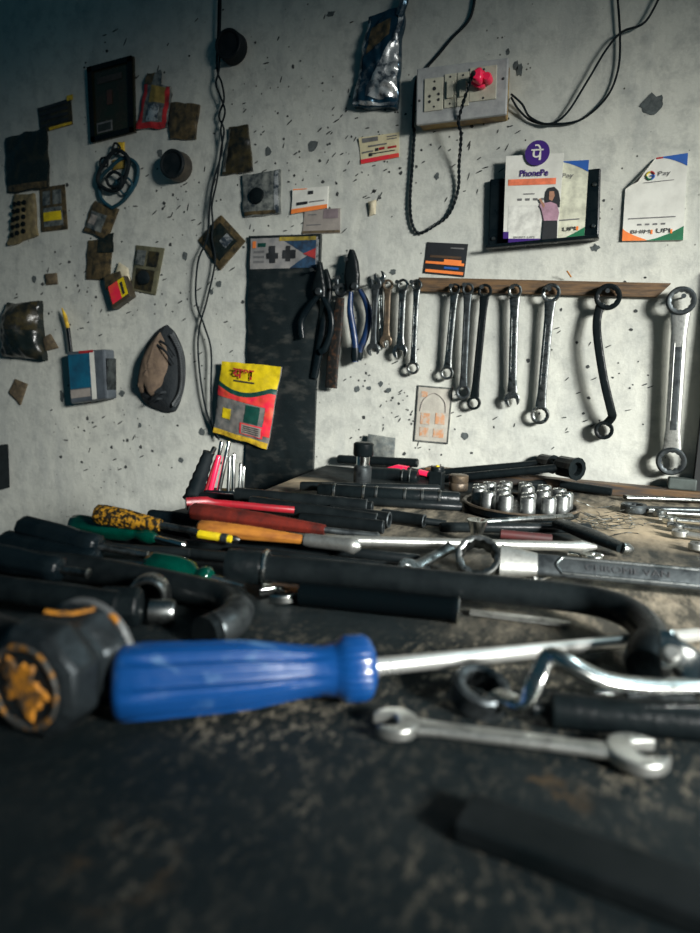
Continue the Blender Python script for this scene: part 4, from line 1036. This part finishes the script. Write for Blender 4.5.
mk('fork_head', MB().sweep(spline([T(660, 653, .0290), T(674, 655, .0290), T(690, 666, .0250), T(712, 690, .0180)], 5), [(.0110, .0040)] * 5 + [(.0085, .0045)] * 11, up=(UP * .35 + V((0, -1, 0))).normalized(), sq=.8), chrome, fk)
c = T(670, 657, .0320); mk('pin', MB().lathe(c, c + (UP + V((.1, -.8, 0))).normalized() * .005, [(0, .004), (.8, .004), (1, .003)], n=16), satin, fk)
# ---- shorter black tube under it
t = thing('tube_spanner', 'short blue black tube lying in front of the cranked tube', 'tube spanner', T(380, 612, 0))
a, b_ = T(300, 594, .008), T(458, 610, .008)
mk('body', MB().lathe(a, b_, [(0, .0075), (.02, .008), (.96, .008), (.97, .0086), (1, .0084)], n=24), mat('blue_black_tube', (.002, .004, .005), (.0015, .003, .004), rough=.35, spec=.12), t)
mk('rim', MB().ring(b_, (b_ - a).normalized(), .0088, .0062, .001, star=0), chrome, t)
# ---- chrome spanner under tube
wrench('open_wrench', 'chrome open wrench lying under the left part of the cranked tube', T(282, 593, .004), T(446, 580, .0040), UP, .015, .012, .0055, .003, chrome, 'open', 'open')
tag(mk('flat_scraper', MB().sweep([T(470, 612, .002), T(520, 618, .002), T(556, 622, .002), T(570, 623, .002)], [(.005, .001), (.006, .001), (.006, .001), (.003, .0008)], up=UP, sq=.8), satin),
    'flat rounded steel blade poking out from beneath the cranked tube', 'scraper')
# ---- L bar hooks at left
hk = thing('bent_bar', 'thick black bar bent into a hook, its shiny end near the blue handle', 'bar', T(150, 600, 0))
P = spline([T(-60, 560, .011), T(60, 566, .011), T(140, 579, .011), T(200, 592, .011), T(226, 600, .011), T(236, 611, .011), T(228, 623, .010), T(204, 634, .010)], 7)
mk('bar', MB().tube(P, .0098, 20), black_tube, hk)
mk('worn_end', MB().tube(spline([T(238, 609, .0112), T(234, 618, .0110), T(226, 625, .0108), T(214, 630, .0105)], 5), [.0096] + [.0102] * 14 + [.0098], 20), dark_steel, hk)
uj = thing('universal_joint', 'black universal joint extension with a steel yoke beside the hammer', 'universal joint', T(130, 615, 0))
mk('shaft', MB().lathe(T(-60, 580, .026), T(118, 604, .020), [(0, .0075), (1, .0075)], n=18), black_iron, uj)
a, b_ = T(100, 607, .0150), T(142, 607, .0150)
mk('hexagon_body', MB().lathe(a, b_, [(0, .010), (.08, .0125), (.9, .0125), (1, .010)], n=8), black_iron, uj, bevel=.0008, angle=25)
yc = T(150, 613, 0) + UP * .0125
mk('yoke', MB().sweep([yc + r0 * (-math.cos(PI * i / 12) * .0105) + UP * (math.sin(PI * i / 12) * .0105 if 0 < i < 12 else -.006) for i in range(13)], (.0075, .0026), up=UP.cross(r0).cross(r0) + r0 * .01, sq=.8), steel, uj)
a, b_ = T(150, 612, .0085), T(175, 612, .0085)
mk('stub', MB().lathe(a, b_, [(0, .0075), (.85, .0078), (1, .0066)], n=20), steel, uj)
# ---- hammer
hm = thing('club_hammer', 'heavy faceted iron hammer head with orange paint on its faces, at the left edge', 'hammer', T(50, 700, 0))
FA = T(24, 687, .0255); FB = FA + r0 * .36 + V((fwd.x, fwd.y, 0)).normalized() * .93
ax = (FB - FA).normalized()
FB = FA + ax * .040
x0 = UP.copy()
mk('head', MB().lathe(FA, FB, [(0, .0195), (.10, .0250), (.38, .0262), (.52, .0215), (.62, .0215), (.76, .0245), (.92, .0255), (.97, .0245), (1.0, .0205)], n=8, x0=(UP * math.cos(PI / 8) + ax.cross(UP) * math.sin(PI / 8))), hammer_iron, hm, bevel=.0016, angle=25)
mk('painted_face', MB().lathe(FA - ax * .0012, FA + ax * .002, [(0, .0095), (.5, .011), (1, .0115)], n=40, fn=lambda th, t: 1 + .22 * math.sin(5 * th + 1) + .14 * math.sin(11 * th) + .2 * math.sin(2 * th)), orange_paint, hm)
mk('face_ring', MB().ring(FA - ax * .0004, ax, .0185, .0158, .0010, star=.08, pts=7), mat('mottled_orange_rim', (.07, .07, .065), (.40, .18, .03), rough=.5, metal=.3, scale=200, lo=.52, hi=.58, bump=.4), hm)
mk('painted_rim', MB().ring(FA + ax * .037, ax, .0258, .0230, .0018, star=.1, pts=9), mat('mottled_orange_rim2', (.20, .21, .21), (.60, .24, .03), rough=.4, metal=.5, scale=60, lo=.58, hi=.61, bump=.4), hm)
hmid = FA.lerp(FB, .5)
hd = V((-.75, .12, -.01)).normalized()
mk('handle', MB().sweep([hmid + hd * .012, hmid + hd * .06, hmid + hd * .2], [(.0105, .0135), (.011, .014), (.0125, .016)], up=UP), dark_wood, hm)
mk('paint_bead', MB().sweep(spline([hmid + V((-.010, .002, .0230)), hmid + V((0, .006, .0225)), hmid + V((.008, .012, .0242))], 5), (.0016, .0010), up=UP), orange_paint, hm)
# ---- foreground bar bottom right
a, b_ = T(462, 815, .004), T(760, 925, .004)
d = (b_ - a).normalized(); n_ = UP.cross(d)
tag(mk('flat_bar', MB().box((a + b_) / 2, d * ((b_ - a).length / 2), n_ * .0105, UP * .004), mat('black_bar', (.005, .008, .009), (.010, .013, .014), rough=.5, scale=60, spec=.12), bevel=.0015, smooth=False),
    'flat black steel bar in the lower right foreground, out of focus', 'bar')

# ---- screwdrivers & handles, left
def driver(label, a, b_, c_, r, mh, z1, z2=None, z3=None, rs=.0028, style='plain', ms=steel, ferr=None):
    z2 = z1 if z2 is None else z2; z3 = z2 if z3 is None else z3
    A, B, C3 = T(*a, z1), T(*b_, z2), T(*c_, z3)
    t = thing('screwdriver', label, 'screwdriver', A.lerp(B, .5) - UP * z1)
    if style == 'bulb':
        prof = [(0, r * .5), (.03, r * .86), (.12, r), (.5, r), (.68, r * .82), (.76, r * .45), (.80, r * .45), (.86, r * .66), (.95, r * .66), (1, r * .4)]
    elif style == 'taper':
        prof = [(0, r * .6), (.03, r * .92), (.15, r), (.5, r * .92), (.8, r * .7), (1, r * .55)]
    else:
        prof = [(0, r * .5), (.02, r * .85), (.07, r), (.55, r), (.72, r * .88), (.88, r * .92), (.97, r * .9), (1, r * .5)]
    mk('handle', MB().lathe(A, B, prof, n=36, fn=(lambda th, t_: 1 + .035 * math.cos(8 * th)) if style != 'bulb' else (lambda th, t_: 1 + (.04 * math.cos(8 * th) if t_ < .62 else 0))), mh, t, angle=60)
    d = (B - A).normalized()
    if ferr: mk('ferrule', MB().lathe(B - d * .001, B + d * ferr, [(0, r * .75), (.1, r * .85), (.72, r * .85), (.8, r * 1.0), (.9, r * .98), (1, r * .4)], n=24), ms, t)
    mk('shaft', MB().lathe(B - d * .003, C3, [(0, rs), (.9, rs), (.95, rs * 1.25), (1, rs * .5)], n=14), ms, t)
    return t
blk = [
 ('black screwdriver handle, highest of the dark handles at the left edge', (22, 527), (99, 547), (150, 556), .0098, .026, .022, .016),
 ('black screwdriver handle below the highest one, its shaft pointing at the green handle', (4, 542), (97, 561), (148, 566), .0100, .014, .014, .012),
]
for lab, a, b_, c_, r, z1, z2, z3 in blk: driver(lab, a, b_, c_, r, black_plastic, z1, z2, z3)
driver('lowest of the dark screwdriver handles, just above the bent bar', (-30, 552), (62, 570), (90, 574), .0090, black_plastic, .026, .024, .023, ms=steel)
driver('screwdriver with a chipped amber and black handle beside the red pliers', (96, 514), (160, 525), (240, 540), .0092, amber, .026, .022, .016, style='taper')
driver('screwdriver with a clear green bulb handle and a short crosshead tip', (148, 566), (212, 578), (245, 587), .0108, green_glassy, .013, .012, .006, style='bulb', ms=chrome)
driver('screwdriver with a clear green handle half hidden behind the amber one', (72, 523), (156, 538), (186, 546), .0088, green_glassy, .012, .012, .010, style='bulb', ms=chrome)
driver('screwdriver with a long orange wooden handle, steel ferrule and long shaft', (198, 527), (306, 540), (596, 547), .0066, orange_wood, .022, .020, .013, rs=.0042, style='taper', ms=satin, ferr=.045)
driver('screwdriver with a dark red amber handle lying behind the orange one', (190, 511), (325, 530), (380, 536), .0085, red_brown, .024, .018, .014, style='taper', ms=dark_steel)
driver('black ribbed screwdriver handle just behind the amber handle', (148, 516), (205, 521), (240, 527), .0065, black_plastic, .010, .009, .006, ms=chrome)
driver('short black handled screwdriver with a bright ferrule behind the orange handle', (163, 527), (192, 534), (250, 546), .005, black_plastic, .008, .008, .005, ms=chrome, ferr=.004)
# pencil stub
t = thing('marking_pencil', 'short yellow pencil stub lying just below the orange handle', 'pencil', T(214, 536, 0))
mk('body', MB().lathe(T(199, 534, .022), T(231, 539, .021), [(0, .0034), (.75, .0034), (.76, .0032), (1, .0030)], n=8), yellow_ink, t)
mk('ferrule', MB().lathe(T(222, 537.6, .0214), T(228, 538.6, .0211), [(0, .0037), (1, .0037)], n=10), dark_steel, t)
# red long plier-like handle
t = thing('red_rod_tool', 'long tool with a red plastic sleeve lying behind the dark red handle', 'tool', T(240, 506, 0))
mk('sleeve', MB().sweep(spline([T(186, 504, .028), T(215, 503, .028), T(270, 508, .024), T(294, 510, .022)], 5), [(.0035, .006)] * 5 + [(.003, .0035)] * 11, up=UP), red_plastic, t)
# shafts in the shadows of the left pile
def dark_bar(label, a, b_, r, z1, z2, m=black_tube, name='steel_rod', cat='rod', hollow=False, band=None, wall_=False):
    A, B = (W(*a, z1), W(*b_, z2)) if wall_ else (T(*a, z1), T(*b_, z2))
    t = thing(name, label, cat, A.lerp(B, .5) - UP * min(z1, z2))
    if hollow:
        d = (B - A).normalized()
        mk('body', MB().lathe(A, B, [(0, r * .9), (.01, r), (.985, r), (.99, r * 1.02), (1, r * .98), (1, r * .66), (.93, r * .62)], n=22), m, t)
        mk('rim', MB().ring(B, d, r * 1.03, r * .72, .0009, star=0), dark_steel if m != chrome else chrome, t)
    else:
        mk('body', MB().lathe(A, B, [(0, r * .8), (.012, r), (.988, r), (1, r * .8)], n=18), m, t)
    if band:
        for f in band: c = A.lerp(B, f); mk('band', MB().ring(c, (B - A).normalized(), r * 1.12, r * .9, .0016, star=0), steel, t)
    return t
RD = [
 ('dark rod running under the amber handle towards the orange ferrule', (112, 538), (330, 556), .0040, .0045, .0045),
 ('thin steel rod with a bright flat tip resting left of the green bulb handle', (110, 547), (190, 553), .0032, .018, .016),
 ('dark rod between the green bulb handle and the cranked tube socket', (150, 550), (340, 566), .0042, .008, .006),
 ('slim black rod running below the orange handle to the chrome wrench', (240, 540), (420, 560), .0045, .010, .007),
 ('black rod crossing just above the cranked tube towards its chrome band', (230, 550), (430, 571), .0038, .006, .005),
 ('long black rod above the bent bar, pointing at the joint', (-40, 590), (90, 600), .0055, .008, .008),
 ('dark rod under the slim red sleeve, reaching to the tube ends', (200, 497), (362, 508), .0060, .010, .010),
]
for lab, a, b_, r, z1, z2 in RD: dark_bar(lab, a, b_, r, z1, z2)
TU = [
 ('black tube spanner with its open end facing right, topmost of the tubes in the middle', (235, 494), (366, 506), .0072, .022, .016),
 ('black tube spanner behind the topmost tube, ending beside its rim', (300, 500), (372, 507), .0060, .009, .008),
 ('thick black tube spanner whose open end shows left of the short stubby tube', (250, 503), (376, 521), .0078, .018, .009),
 ('black tube spanner with a steel ringed end, right of the thick one', (330, 512), (389, 520), .0080, .010, .009),
 ('short stubby black tube lying nearest the orange handled screwdriver', (300, 519), (383, 527), .0066, .008, .0075),
 ('slim black tube reaching past the others to the round socket tray', (382, 515), (424, 521), .0068, .008, .0075),
]
for lab, a, b_, r, z1, z2 in TU: dark_bar(lab, a, b_, r, z1, z2, name='tube_spanner', cat='tube spanner', hollow=True)
dark_bar('pointed black punch lying at the right end of the row of tubes', (424, 521), (446, 524), .0038, .006, .004, name='punch', cat='punch')
dark_bar('long dark socket rail with steel bands lying left of the round tray', (318, 490), (460, 499.5), .0085, .012, .012, m=black_iron, name='extension_bar', cat='extension bar', band=(.12, .33, .42, .62, .74, .86))
dark_bar('dark rod lying in front of the banded extension bar', (365, 501), (462, 507), .0050, .006, .005, name='steel_rod')
dark_bar('black extension bar lying behind the banded one', (300, 486), (440, 489), .0055, .012, .014)
# back-left: tools at corner
t = thing('universal_adapter', 'upright black and chrome socket adapter standing at the back of the bench', 'adapter', T(362, 486, 0))
a = T(362, 487, 0)
mk('barrel', MB().lathe(a, a + UP * .030, [(0, .010), (.1, .012), (.9, .012), (1, .009)], n=24), dark_steel, t)
mk('neck', MB().lathe(a + UP * .030, a + UP * .042, [(0, .009), (1, .009)], n=20), chrome, t)
mk('cap', MB().lathe(a + UP * .042, a + UP * .060, [(0, .012), (.1, .0135), (.9, .0135), (1, .011)], n=24), black_iron, t)
t = thing('impact_socket', 'thick black impact socket lying on its side with chrome rings at the back', 'socket', W(390, 480, .07))
A, B = W(366, 475, .075), W(418, 478, .070)
mk('body', MB().lathe(A, B, [(0, .009), (.05, .0125), (.62, .0125), (.68, .011), (.95, .0115), (1, .010)], n=24), black_iron, t)
for f in (.72, .86): mk('ring', MB().ring(A.lerp(B, f), (B - A).normalized(), .0128, .0100, .0013, star=0), steel, t)
dark_bar('thick black rod lying against the wall behind the upright adapter', (338, 459), (418, 463), .0068, .014, .014, m=black_iron, wall_=True)
s = Sheet([(368, 434), (395, 438), (394, 459), (366, 456)], base=.010, bulge=.003, crinkle=.002, seed=31)
s.make('clear_pouch', 'small grey translucent pouch standing against the wall above the impact socket', 'pouch', mat('grey_smoky_film', (.10, .115, .115), (.20, .21, .19), rough=.25, coat=.5, scale=70, bump=.3))
t = thing('chisel', 'black chisel with neon red painted tip lying across the back of the bench', 'chisel', W(400, 474, .045))
mk('red_tip', MB().sweep([W(384, 469, .045), W(398, 467, .045), W(408, 469, .045)], [(.002, .001), (.006, .004), (.007, .004)], up=UP, sq=.6), pink_plastic, t)
mk('bar', MB().sweep([W(407, 469, .045), W(436, 476, .045)], [(.006, .0035), (.006, .0035)], up=UP, sq=.6), black_iron, t)
mk('red_mark', MB().sweep([W(419, 472, .045), W(428, 474, .045)], [(.0065, .004), (.0065, .004)], up=UP, sq=.6), pink_plastic, t)
t = thing('impact_socket', 'upright square black block socket with a yellow dot, left of the crossed tube spanners', 'socket', T(436, 492, 0))
a = T(436, 492, 0)
mk('body', MB().box(a + UP * .014, V((.009, 0, 0)), V((0, .009, 0)), UP * .014), black_iron, t, bevel=.0015, smooth=False)
mk('collar', MB().lathe(a + UP * .028, a + UP * .034, [(0, .009), (1, .0085)], n=20), black_iron, t)
mk('yellow_dot', MB().lathe(a + UP * .034, a + UP * .0355, [(0, .0028), (1, .002)], n=12), yellow_ink, t)
t = thing('bearing_ring', 'short brown steel bearing ring standing beside the square block socket', 'bearing', T(458, 490, 0))
a = T(458, 490, 0)
mk('body', MB().lathe(a, a + UP * .021, [(0, .012), (.06, .013), (.45, .013), (.5, .0122), (.55, .013), (.95, .013), (1, .0115)], n=28), rust_shine, t)
# crossed tube spanners at the back
def wheel_spanner(label, a, b_, z1, z2, r, rh, hl):
    A, B = W(*a, z1), W(*b_, z2); d = (B - A).normalized()
    t = thing('box_spanner', label, 'spanner', V((B.x, B.y, 0)))
    mk('shaft', MB().lathe(A, B, [(0, r * .8), (.02, r), (1, r)], n=16), black_iron, t)
    e = V((.75, -.66, .0)).normalized()
    mk('hexagon_head', MB().lathe(B - e * hl * .45, B + e * hl * .55, [(0, rh * .8), (.1, rh), (.75, rh), (1, rh * 1.12), (1, rh * .66), (.75, rh * .6)], n=12), black_iron, t, angle=25)
    return t
wheel_spanner('black box spanner with a hollow hexagon head, nearer of the two crossed at the back', (440, 479), (567, 467), .075, .050, .0055, .0140, .034)
wheel_spanner('black box spanner whose head sits just behind its twin against the wall', (420, 474), (546, 463), .040, .017, .0050, .0120, .026)
dark_bar('thin black extension under the box spanner heads, ending at the wooden batten', (520, 486), (588, 479), .006, .007, .007, m=black_iron, name='extension_bar', cat='extension bar')
dark_bar('dark socket extension with a steel square end behind the round tray', (560, 484), (612, 492), .0058, .010, .007, m=black_iron, name='extension_bar', cat='extension bar')
c = T(612, 492, .007); 
# ---- socket tray
tc_ = T(520, 512, 0)
tr = thing('socket_tray', 'round black tray holding a ring of chrome sockets', 'tray', tc_)
RT = 56 * pxm(tc_)
mk('tray_dish', MB().lathe(tc_, tc_ + UP * .010, [(0, RT * .92), (.3, RT), (1, RT * 1.02), (1, RT * .97), (.6, RT * .94), (.6, .004)], n=56), black_plastic, tr)
mk('tray_rim', MB().ring(tc_ + UP * .010, UP, RT * 1.03, RT * .95, .0015, star=0), rust_shine, tr)
sk0 = None
sock_m = mat('socket_steel', (0.26, 0.27, 0.26), (0.05, 0.06, 0.065), rough=0.45, metal=0.85, scale=120, lo=.42, hi=.7)
k = 0
def socket(c, r, h, label, group):
    t = thing('socket', label, 'socket', c, group)
    mk('barrel', MB().lathe(c, c + UP * h, [(0, r * .94), (.03, r), (.40, r), (.42, r * .975), (.97, r * .975), (1, r * .93)], n=24), sock_m, t)
    mk('drive_recess', MB().ring(c + UP * h, UP, r * .9, r * .72, .0006, star=.08), chrome, t)
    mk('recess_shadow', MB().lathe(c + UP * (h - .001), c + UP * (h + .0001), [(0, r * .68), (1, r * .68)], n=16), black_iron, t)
    return t
lab = 'chrome socket standing in the ring of sockets on the round tray'
for ri, nn in ((.76, 13), (.38, 5)):
    for i in range(nn):
        th = 2 * PI * i / nn + .15
        c = tc_ + V((math.cos(th), math.sin(th), 0)) * RT * ri + UP * .0062
        r = RT * (.155 + .02 * math.sin(i * 2.3))
        if sk0 is None: sk0 = socket(c, RT * .130, .020, lab, 'chrome sockets on the round tray')
        else:
            o = copy_tree(sk0, c - ORG[sk0.name], lab, 'chrome sockets on the round tray')
c = T(464, 505, 0)
dark_bar('thin steel lever lying in front of the round socket tray', (470, 523), (572, 516), .0032, .010, .010, m=steel, name='steel_lever', cat='lever')
dark_bar('long slim black bar lying below the round socket tray', (440, 527), (590, 528), .0050, .006, .006)
dark_bar('reddish painted flat punch lying between the tray and the ferruled screwdriver shaft', (500, 534), (552, 539), .0045, .006, .005, m=mat('dull_red_paint', (.06, .014, .014), (.025, .01, .01), rough=.5), name='punch', cat='punch')
# conical socket
c = T(475, 541, .0); c = T(476, 545, 0)
t = thing('conical_socket', 'small silver cone shaped socket standing behind the big ring wrench head', 'socket', c)
mk('cone', MB().lathe(c, c + UP * .024, [(0, .006), (.3, .0062), (.35, .005), (1, .0095), (1, .008), (.9, .004)], n=24), chrome, t)
# ---- big combination wrench
A, B = T(478, 559, .0165), T(790, 588, .016)
nn_ = (UP * .62 + V((.28, -.74, 0)))
ex = (B - A).normalized()
t = wrench('combination_wrench', 'largest wrench on the bench, its polished ring raised beside the cone socket', A, B, nn_, .0170, .02, .0086, .0042, dark_steel, 'ring', 'none', ringh=.0088, mring=steel, hole=.74, letter=('CHROME VAN', .36, .27, black_ink), panel=False)
nrm = (nn_ - ex * nn_.dot(ex)).normalized(); ey = nrm.cross(ex)
mk('neck', MB().sweep([A + ex * .0165, A + ex * .026, A + ex * .044], [(.0140, .0085), (.0120, .0072), (.0090, .0044)], up=nrm, n=18, sq=.8), satin, t)
fr = MB()
for sgn in (-1, 1): fr.sweep([A + ex * (.062 + .2 * i / 8) + ey * sgn * .0062 + nrm * .0036 for i in range(9)], (.0011, .0008), up=nrm, n=8)
fr.sweep(spline([A + ex * .062 + ey * .0062 + nrm * .0036, A + ex * .0575 + nrm * .0036, A + ex * .062 - ey * .0062 + nrm * .0036], 4), (.0011, .0008), up=nrm, n=8)
mk('raised_border', fr, steel, t)
# small wing thing beneath
t = thing('wing_nut', 'small bright wing nut lying under the big combination wrench', 'nut', T(533, 579, 0))
c = T(533, 578, .004)
mk('body', MB().lathe(c - UP * .004, c + UP * .003, [(0, .0055), (1, .004)], n=14), chrome, t)
mk('wing', MB().sweep(spline([c + V((-.004, 0, .001)), c + V((-.012, .002, .004)), c + V((-.017, .002, .006))], 4), (.0035, .0015), up=V((0, -1, .5))), chrome, t)
mk('wing', MB().sweep(spline([c + V((.004, 0, .001)), c + V((.010, .002, .004)), c + V((.014, .002, .006))], 4), (.0035, .0015), up=V((0, -1, .5))), chrome, t)
# tilted open wrench left of the ring
wrench('open_wrench', 'bright open wrench tilted up left of the big ring, pointing at the cranked tube', T(410, 570, .008), T(455, 545, .018), (UP + V((.5, -.5, 0))), .010, .006, .0042, .003, steel, 'open', 'none', panel=False)
# dark slanted tool right centre
t = thing('scraper', 'short black tool with a pale rounded tip pointing towards the right, above the big wrench', 'scraper', T(610, 545, 0))
mk('body', MB().sweep([T(560, 523, .014), T(590, 535, .013), T(622, 548, .010)], [(.010, .004), (.011, .005), (.007, .004)], up=UP, sq=.7), black_iron, t)
mk('tip', MB().lathe(T(622, 548, .010), T(632, 550, .008), [(0, .005), (.5, .0058), (1, .003)], n=16), steel, t)
wrench('open_wrench', 'small bright spanner head peeking out over the shank of the big wrench', T(592, 557, .004), T(566, 552, .004), UP, .010, .004, .004, .0028, chrome, 'open', 'none', panel=False)
# wire shavings
random.seed(11)
mb = MB()
for i in range(46):
    x, y = random.gauss(606, 15), random.gauss(522, 6)
    p = T(x, y, random.uniform(.001, .006)); pts = [p]
    a = random.uniform(0, 2 * PI)
    for j in range(4):
        a += random.uniform(-1, 1); pts.append(pts[-1] + V((math.cos(a) * .006, math.sin(a) * .006, random.uniform(-.001, .0025))))
    for q_ in pts: q_.z = max(q_.z, .0008)
    mb.tube(spline(pts, 3), .0004, 5)
tag(mk('wire_shavings', mb, steel), 'tangle of fine metal wire shavings right of the round socket tray', 'shavings', kind='stuff')
# ---- row of wrenches, right
WR = [
 ('flat steel bar wrench furthest back in the row at the right edge', (622, 497), (760, 502), .0045, .0055, steel, 'none'),
 ('wrench with a big dark ring head, second from the back at the right edge', (634, 508), (780, 512), .0150, .0055, dark_steel, 'ring'),
 ('open wrench with a bright head, third from the back in the row at the right', (658, 512), (790, 520), .0100, .0046, steel, 'open'),
 ('open wrench in the middle of the row at the right edge', (668, 519), (790, 530), .0095, .0045, chrome, 'open'),
 ('short headed open wrench fifth from the back in the row at the right edge', (676, 526), (800, 541), .0090, .0042, steel, 'open'),
 ('wrench with a pale worn head, sixth from the back at the right edge', (680, 533), (800, 552), .0085, .0040, satin, 'open'),
 ('small wrench nearest the camera in the row at the right edge', (697, 546), (810, 572), .0080, .0036, satin, 'open'),
]
for lab, a, b_, R, w, m, ty in WR:
    wrench('bench_wrench', lab, T(*a, .006), T(*b_, .006), UP, R, R, w, .0030, m, ty, 'none', panel=False, ringh=.005)
# ---- upright rods in holder at the corner
hl = thing('rod_stand', 'black ribbed holder leaning at the corner of the bench', 'holder', T(205, 500, 0))
base = T(214, 500, 0)
kx = pxm(base)
def up_pt(px, py):       # point above the bench on the upright plane through the stand
    d = ray(px, py); n_ = V((fwd.x, fwd.y, 0)).normalized()
    return CAM + d * ((base - CAM).dot(n_) / d.dot(n_))
back = V((fwd.x, fwd.y, 0)).normalized()
def upr(px, py, dd=0): return up_pt(px, py) + back * dd
mb = MB()
A, B = upr(192, 500), upr(209, 452)
mb.lathe(A, B, [(i / 12, (.0100 if i % 2 else .0115) * (1 - .4 * i / 12)) for i in range(13)], n=18)
mk('ribbed_grip', mb, black_rubber, hl)
mk('base_block', MB().box(upr(226, 496, .004), r0 * .024, back * .010, UP * .007), black_plastic, hl, bevel=.002, smooth=False)
ROD = [
 ('punch', 'red coated punch leaning left in the rod stand', (209, 497), (219, 455), .0033, pink_plastic, (222, 441)),
 ('punch', 'second, shorter red coated punch beside the ribbed holder', (204, 499), (216, 460), .0022, red_plastic, None),
 ('punch', 'tallest bright steel punch in the rod stand', (218, 495), (229, 441), .0028, chrome, None),
 ('punch', 'thin dull steel rod behind the tallest bright punch', (228, 494), (230, 456), .0022, steel, None),
 ('punch', 'straight bright steel punch right of the tallest one', (233, 494), (234, 453), .0024, chrome, None),
 ('punch', 'short dull punch near the right end of the rod stand', (239, 493), (241, 463), .0022, steel, None),
 ('punch', 'shortest steel punch at the right end of the rod stand', (243, 493), (244, 466), .0018, chrome, None),
 ('punch', 'steel punch leaning behind the ribbed holder', (203, 470), (215, 447), .0028, steel, None),
]
for i, (nm, lab, a, b_, r, m, ext) in enumerate(ROD):
    A, B = upr(*a, .0), upr(*b_, .0)
    if A.z < .004: A.z = .004
    t = thing(nm, lab, 'punch', A)
    mk('rod', MB().lathe(A, B, [(0, r), (.97, r), (1, r * .7)], n=14), m, t)
    if ext:
        mk('steel_end', MB().lathe(B, upr(*ext), [(0, r * .7), (.9, r * .8), (1, r * .5)], n=12), chrome, t)
# small washer bits
for (x, y, lab) in ((352, 566, 'tiny brass coloured disc lying just behind the cranked tube'),):
    c = T(x, y, 0); tag(mk('brass_disc', MB().lathe(c, c + UP * .002, [(0, .006), (1, .0055)], n=20), mat('brass', (.45, .26, .08), rough=.4, metal=.7)), lab, 'disc')
c = T(690, 478, .0)
bt = W(690, 470)
t = thing('rubber_block', 'small grey green rubber block on the batten under the largest hanging wrench', 'block', V((bt.x, -.02, .015)))
mk('block', MB().box(V((W(682, 470).x, -.017, .0225)), V((.017, 0, 0)), V((0, .009, 0)), V((0, 0, .0075))), mat('grey_green_rubber', (.05, .065, .06), rough=.7), t, bevel=.002, smooth=False)

# ================================================================== LIGHT
w = bpy.data.worlds.new('world'); scene.world = w; w.use_nodes = True
w.node_tree.nodes['Background'].inputs[0].default_value = (0.04, 0.15, 0.22, 1)
w.node_tree.nodes['Background'].inputs[1].default_value = 0.22
def area(name, loc, target, sx, sy, power, color, spread=180):
    l = bpy.data.lights.new(name, 'AREA'); l.shape = 'RECTANGLE'; l.size = sx; l.size_y = sy; l.energy = power; l.color = color; l.spread = math.radians(spread)
    o = bpy.data.objects.new(name, l); COL.objects.link(o); o.location = loc
    o.rotation_euler = (V(target) - V(loc)).to_track_quat('-Z', 'Y').to_euler()
    return o
area('window_daylight', (1.45, -1.15, 0.66), (0.05, 0, -0.17), 0.34, 0.28, 4.0, (1.0, 0.985, 0.92), 54)
area('window_daylight', (1.30, -1.35, 0.62), (-0.50, 0, -0.25), 0.30, 0.26, 6.2, (0.98, 0.985, 0.95), 45)
area('added_rim_light', (0.55, -0.12, 0.95), (0.12, -0.60, 0.0), 0.30, 0.16, 0.45, (0.72, 0.93, 1.0), 90)  # added lamp, no real opening: puts highlights on the tools' top edges
scene.view_settings.view_transform = 'Standard'
scene.view_settings.look = 'None'
scene.view_settings.gamma = 1
scene.view_settings.exposure = 0.0
scene.view_settings.use_curve_mapping = False
scene.render.film_transparent = False
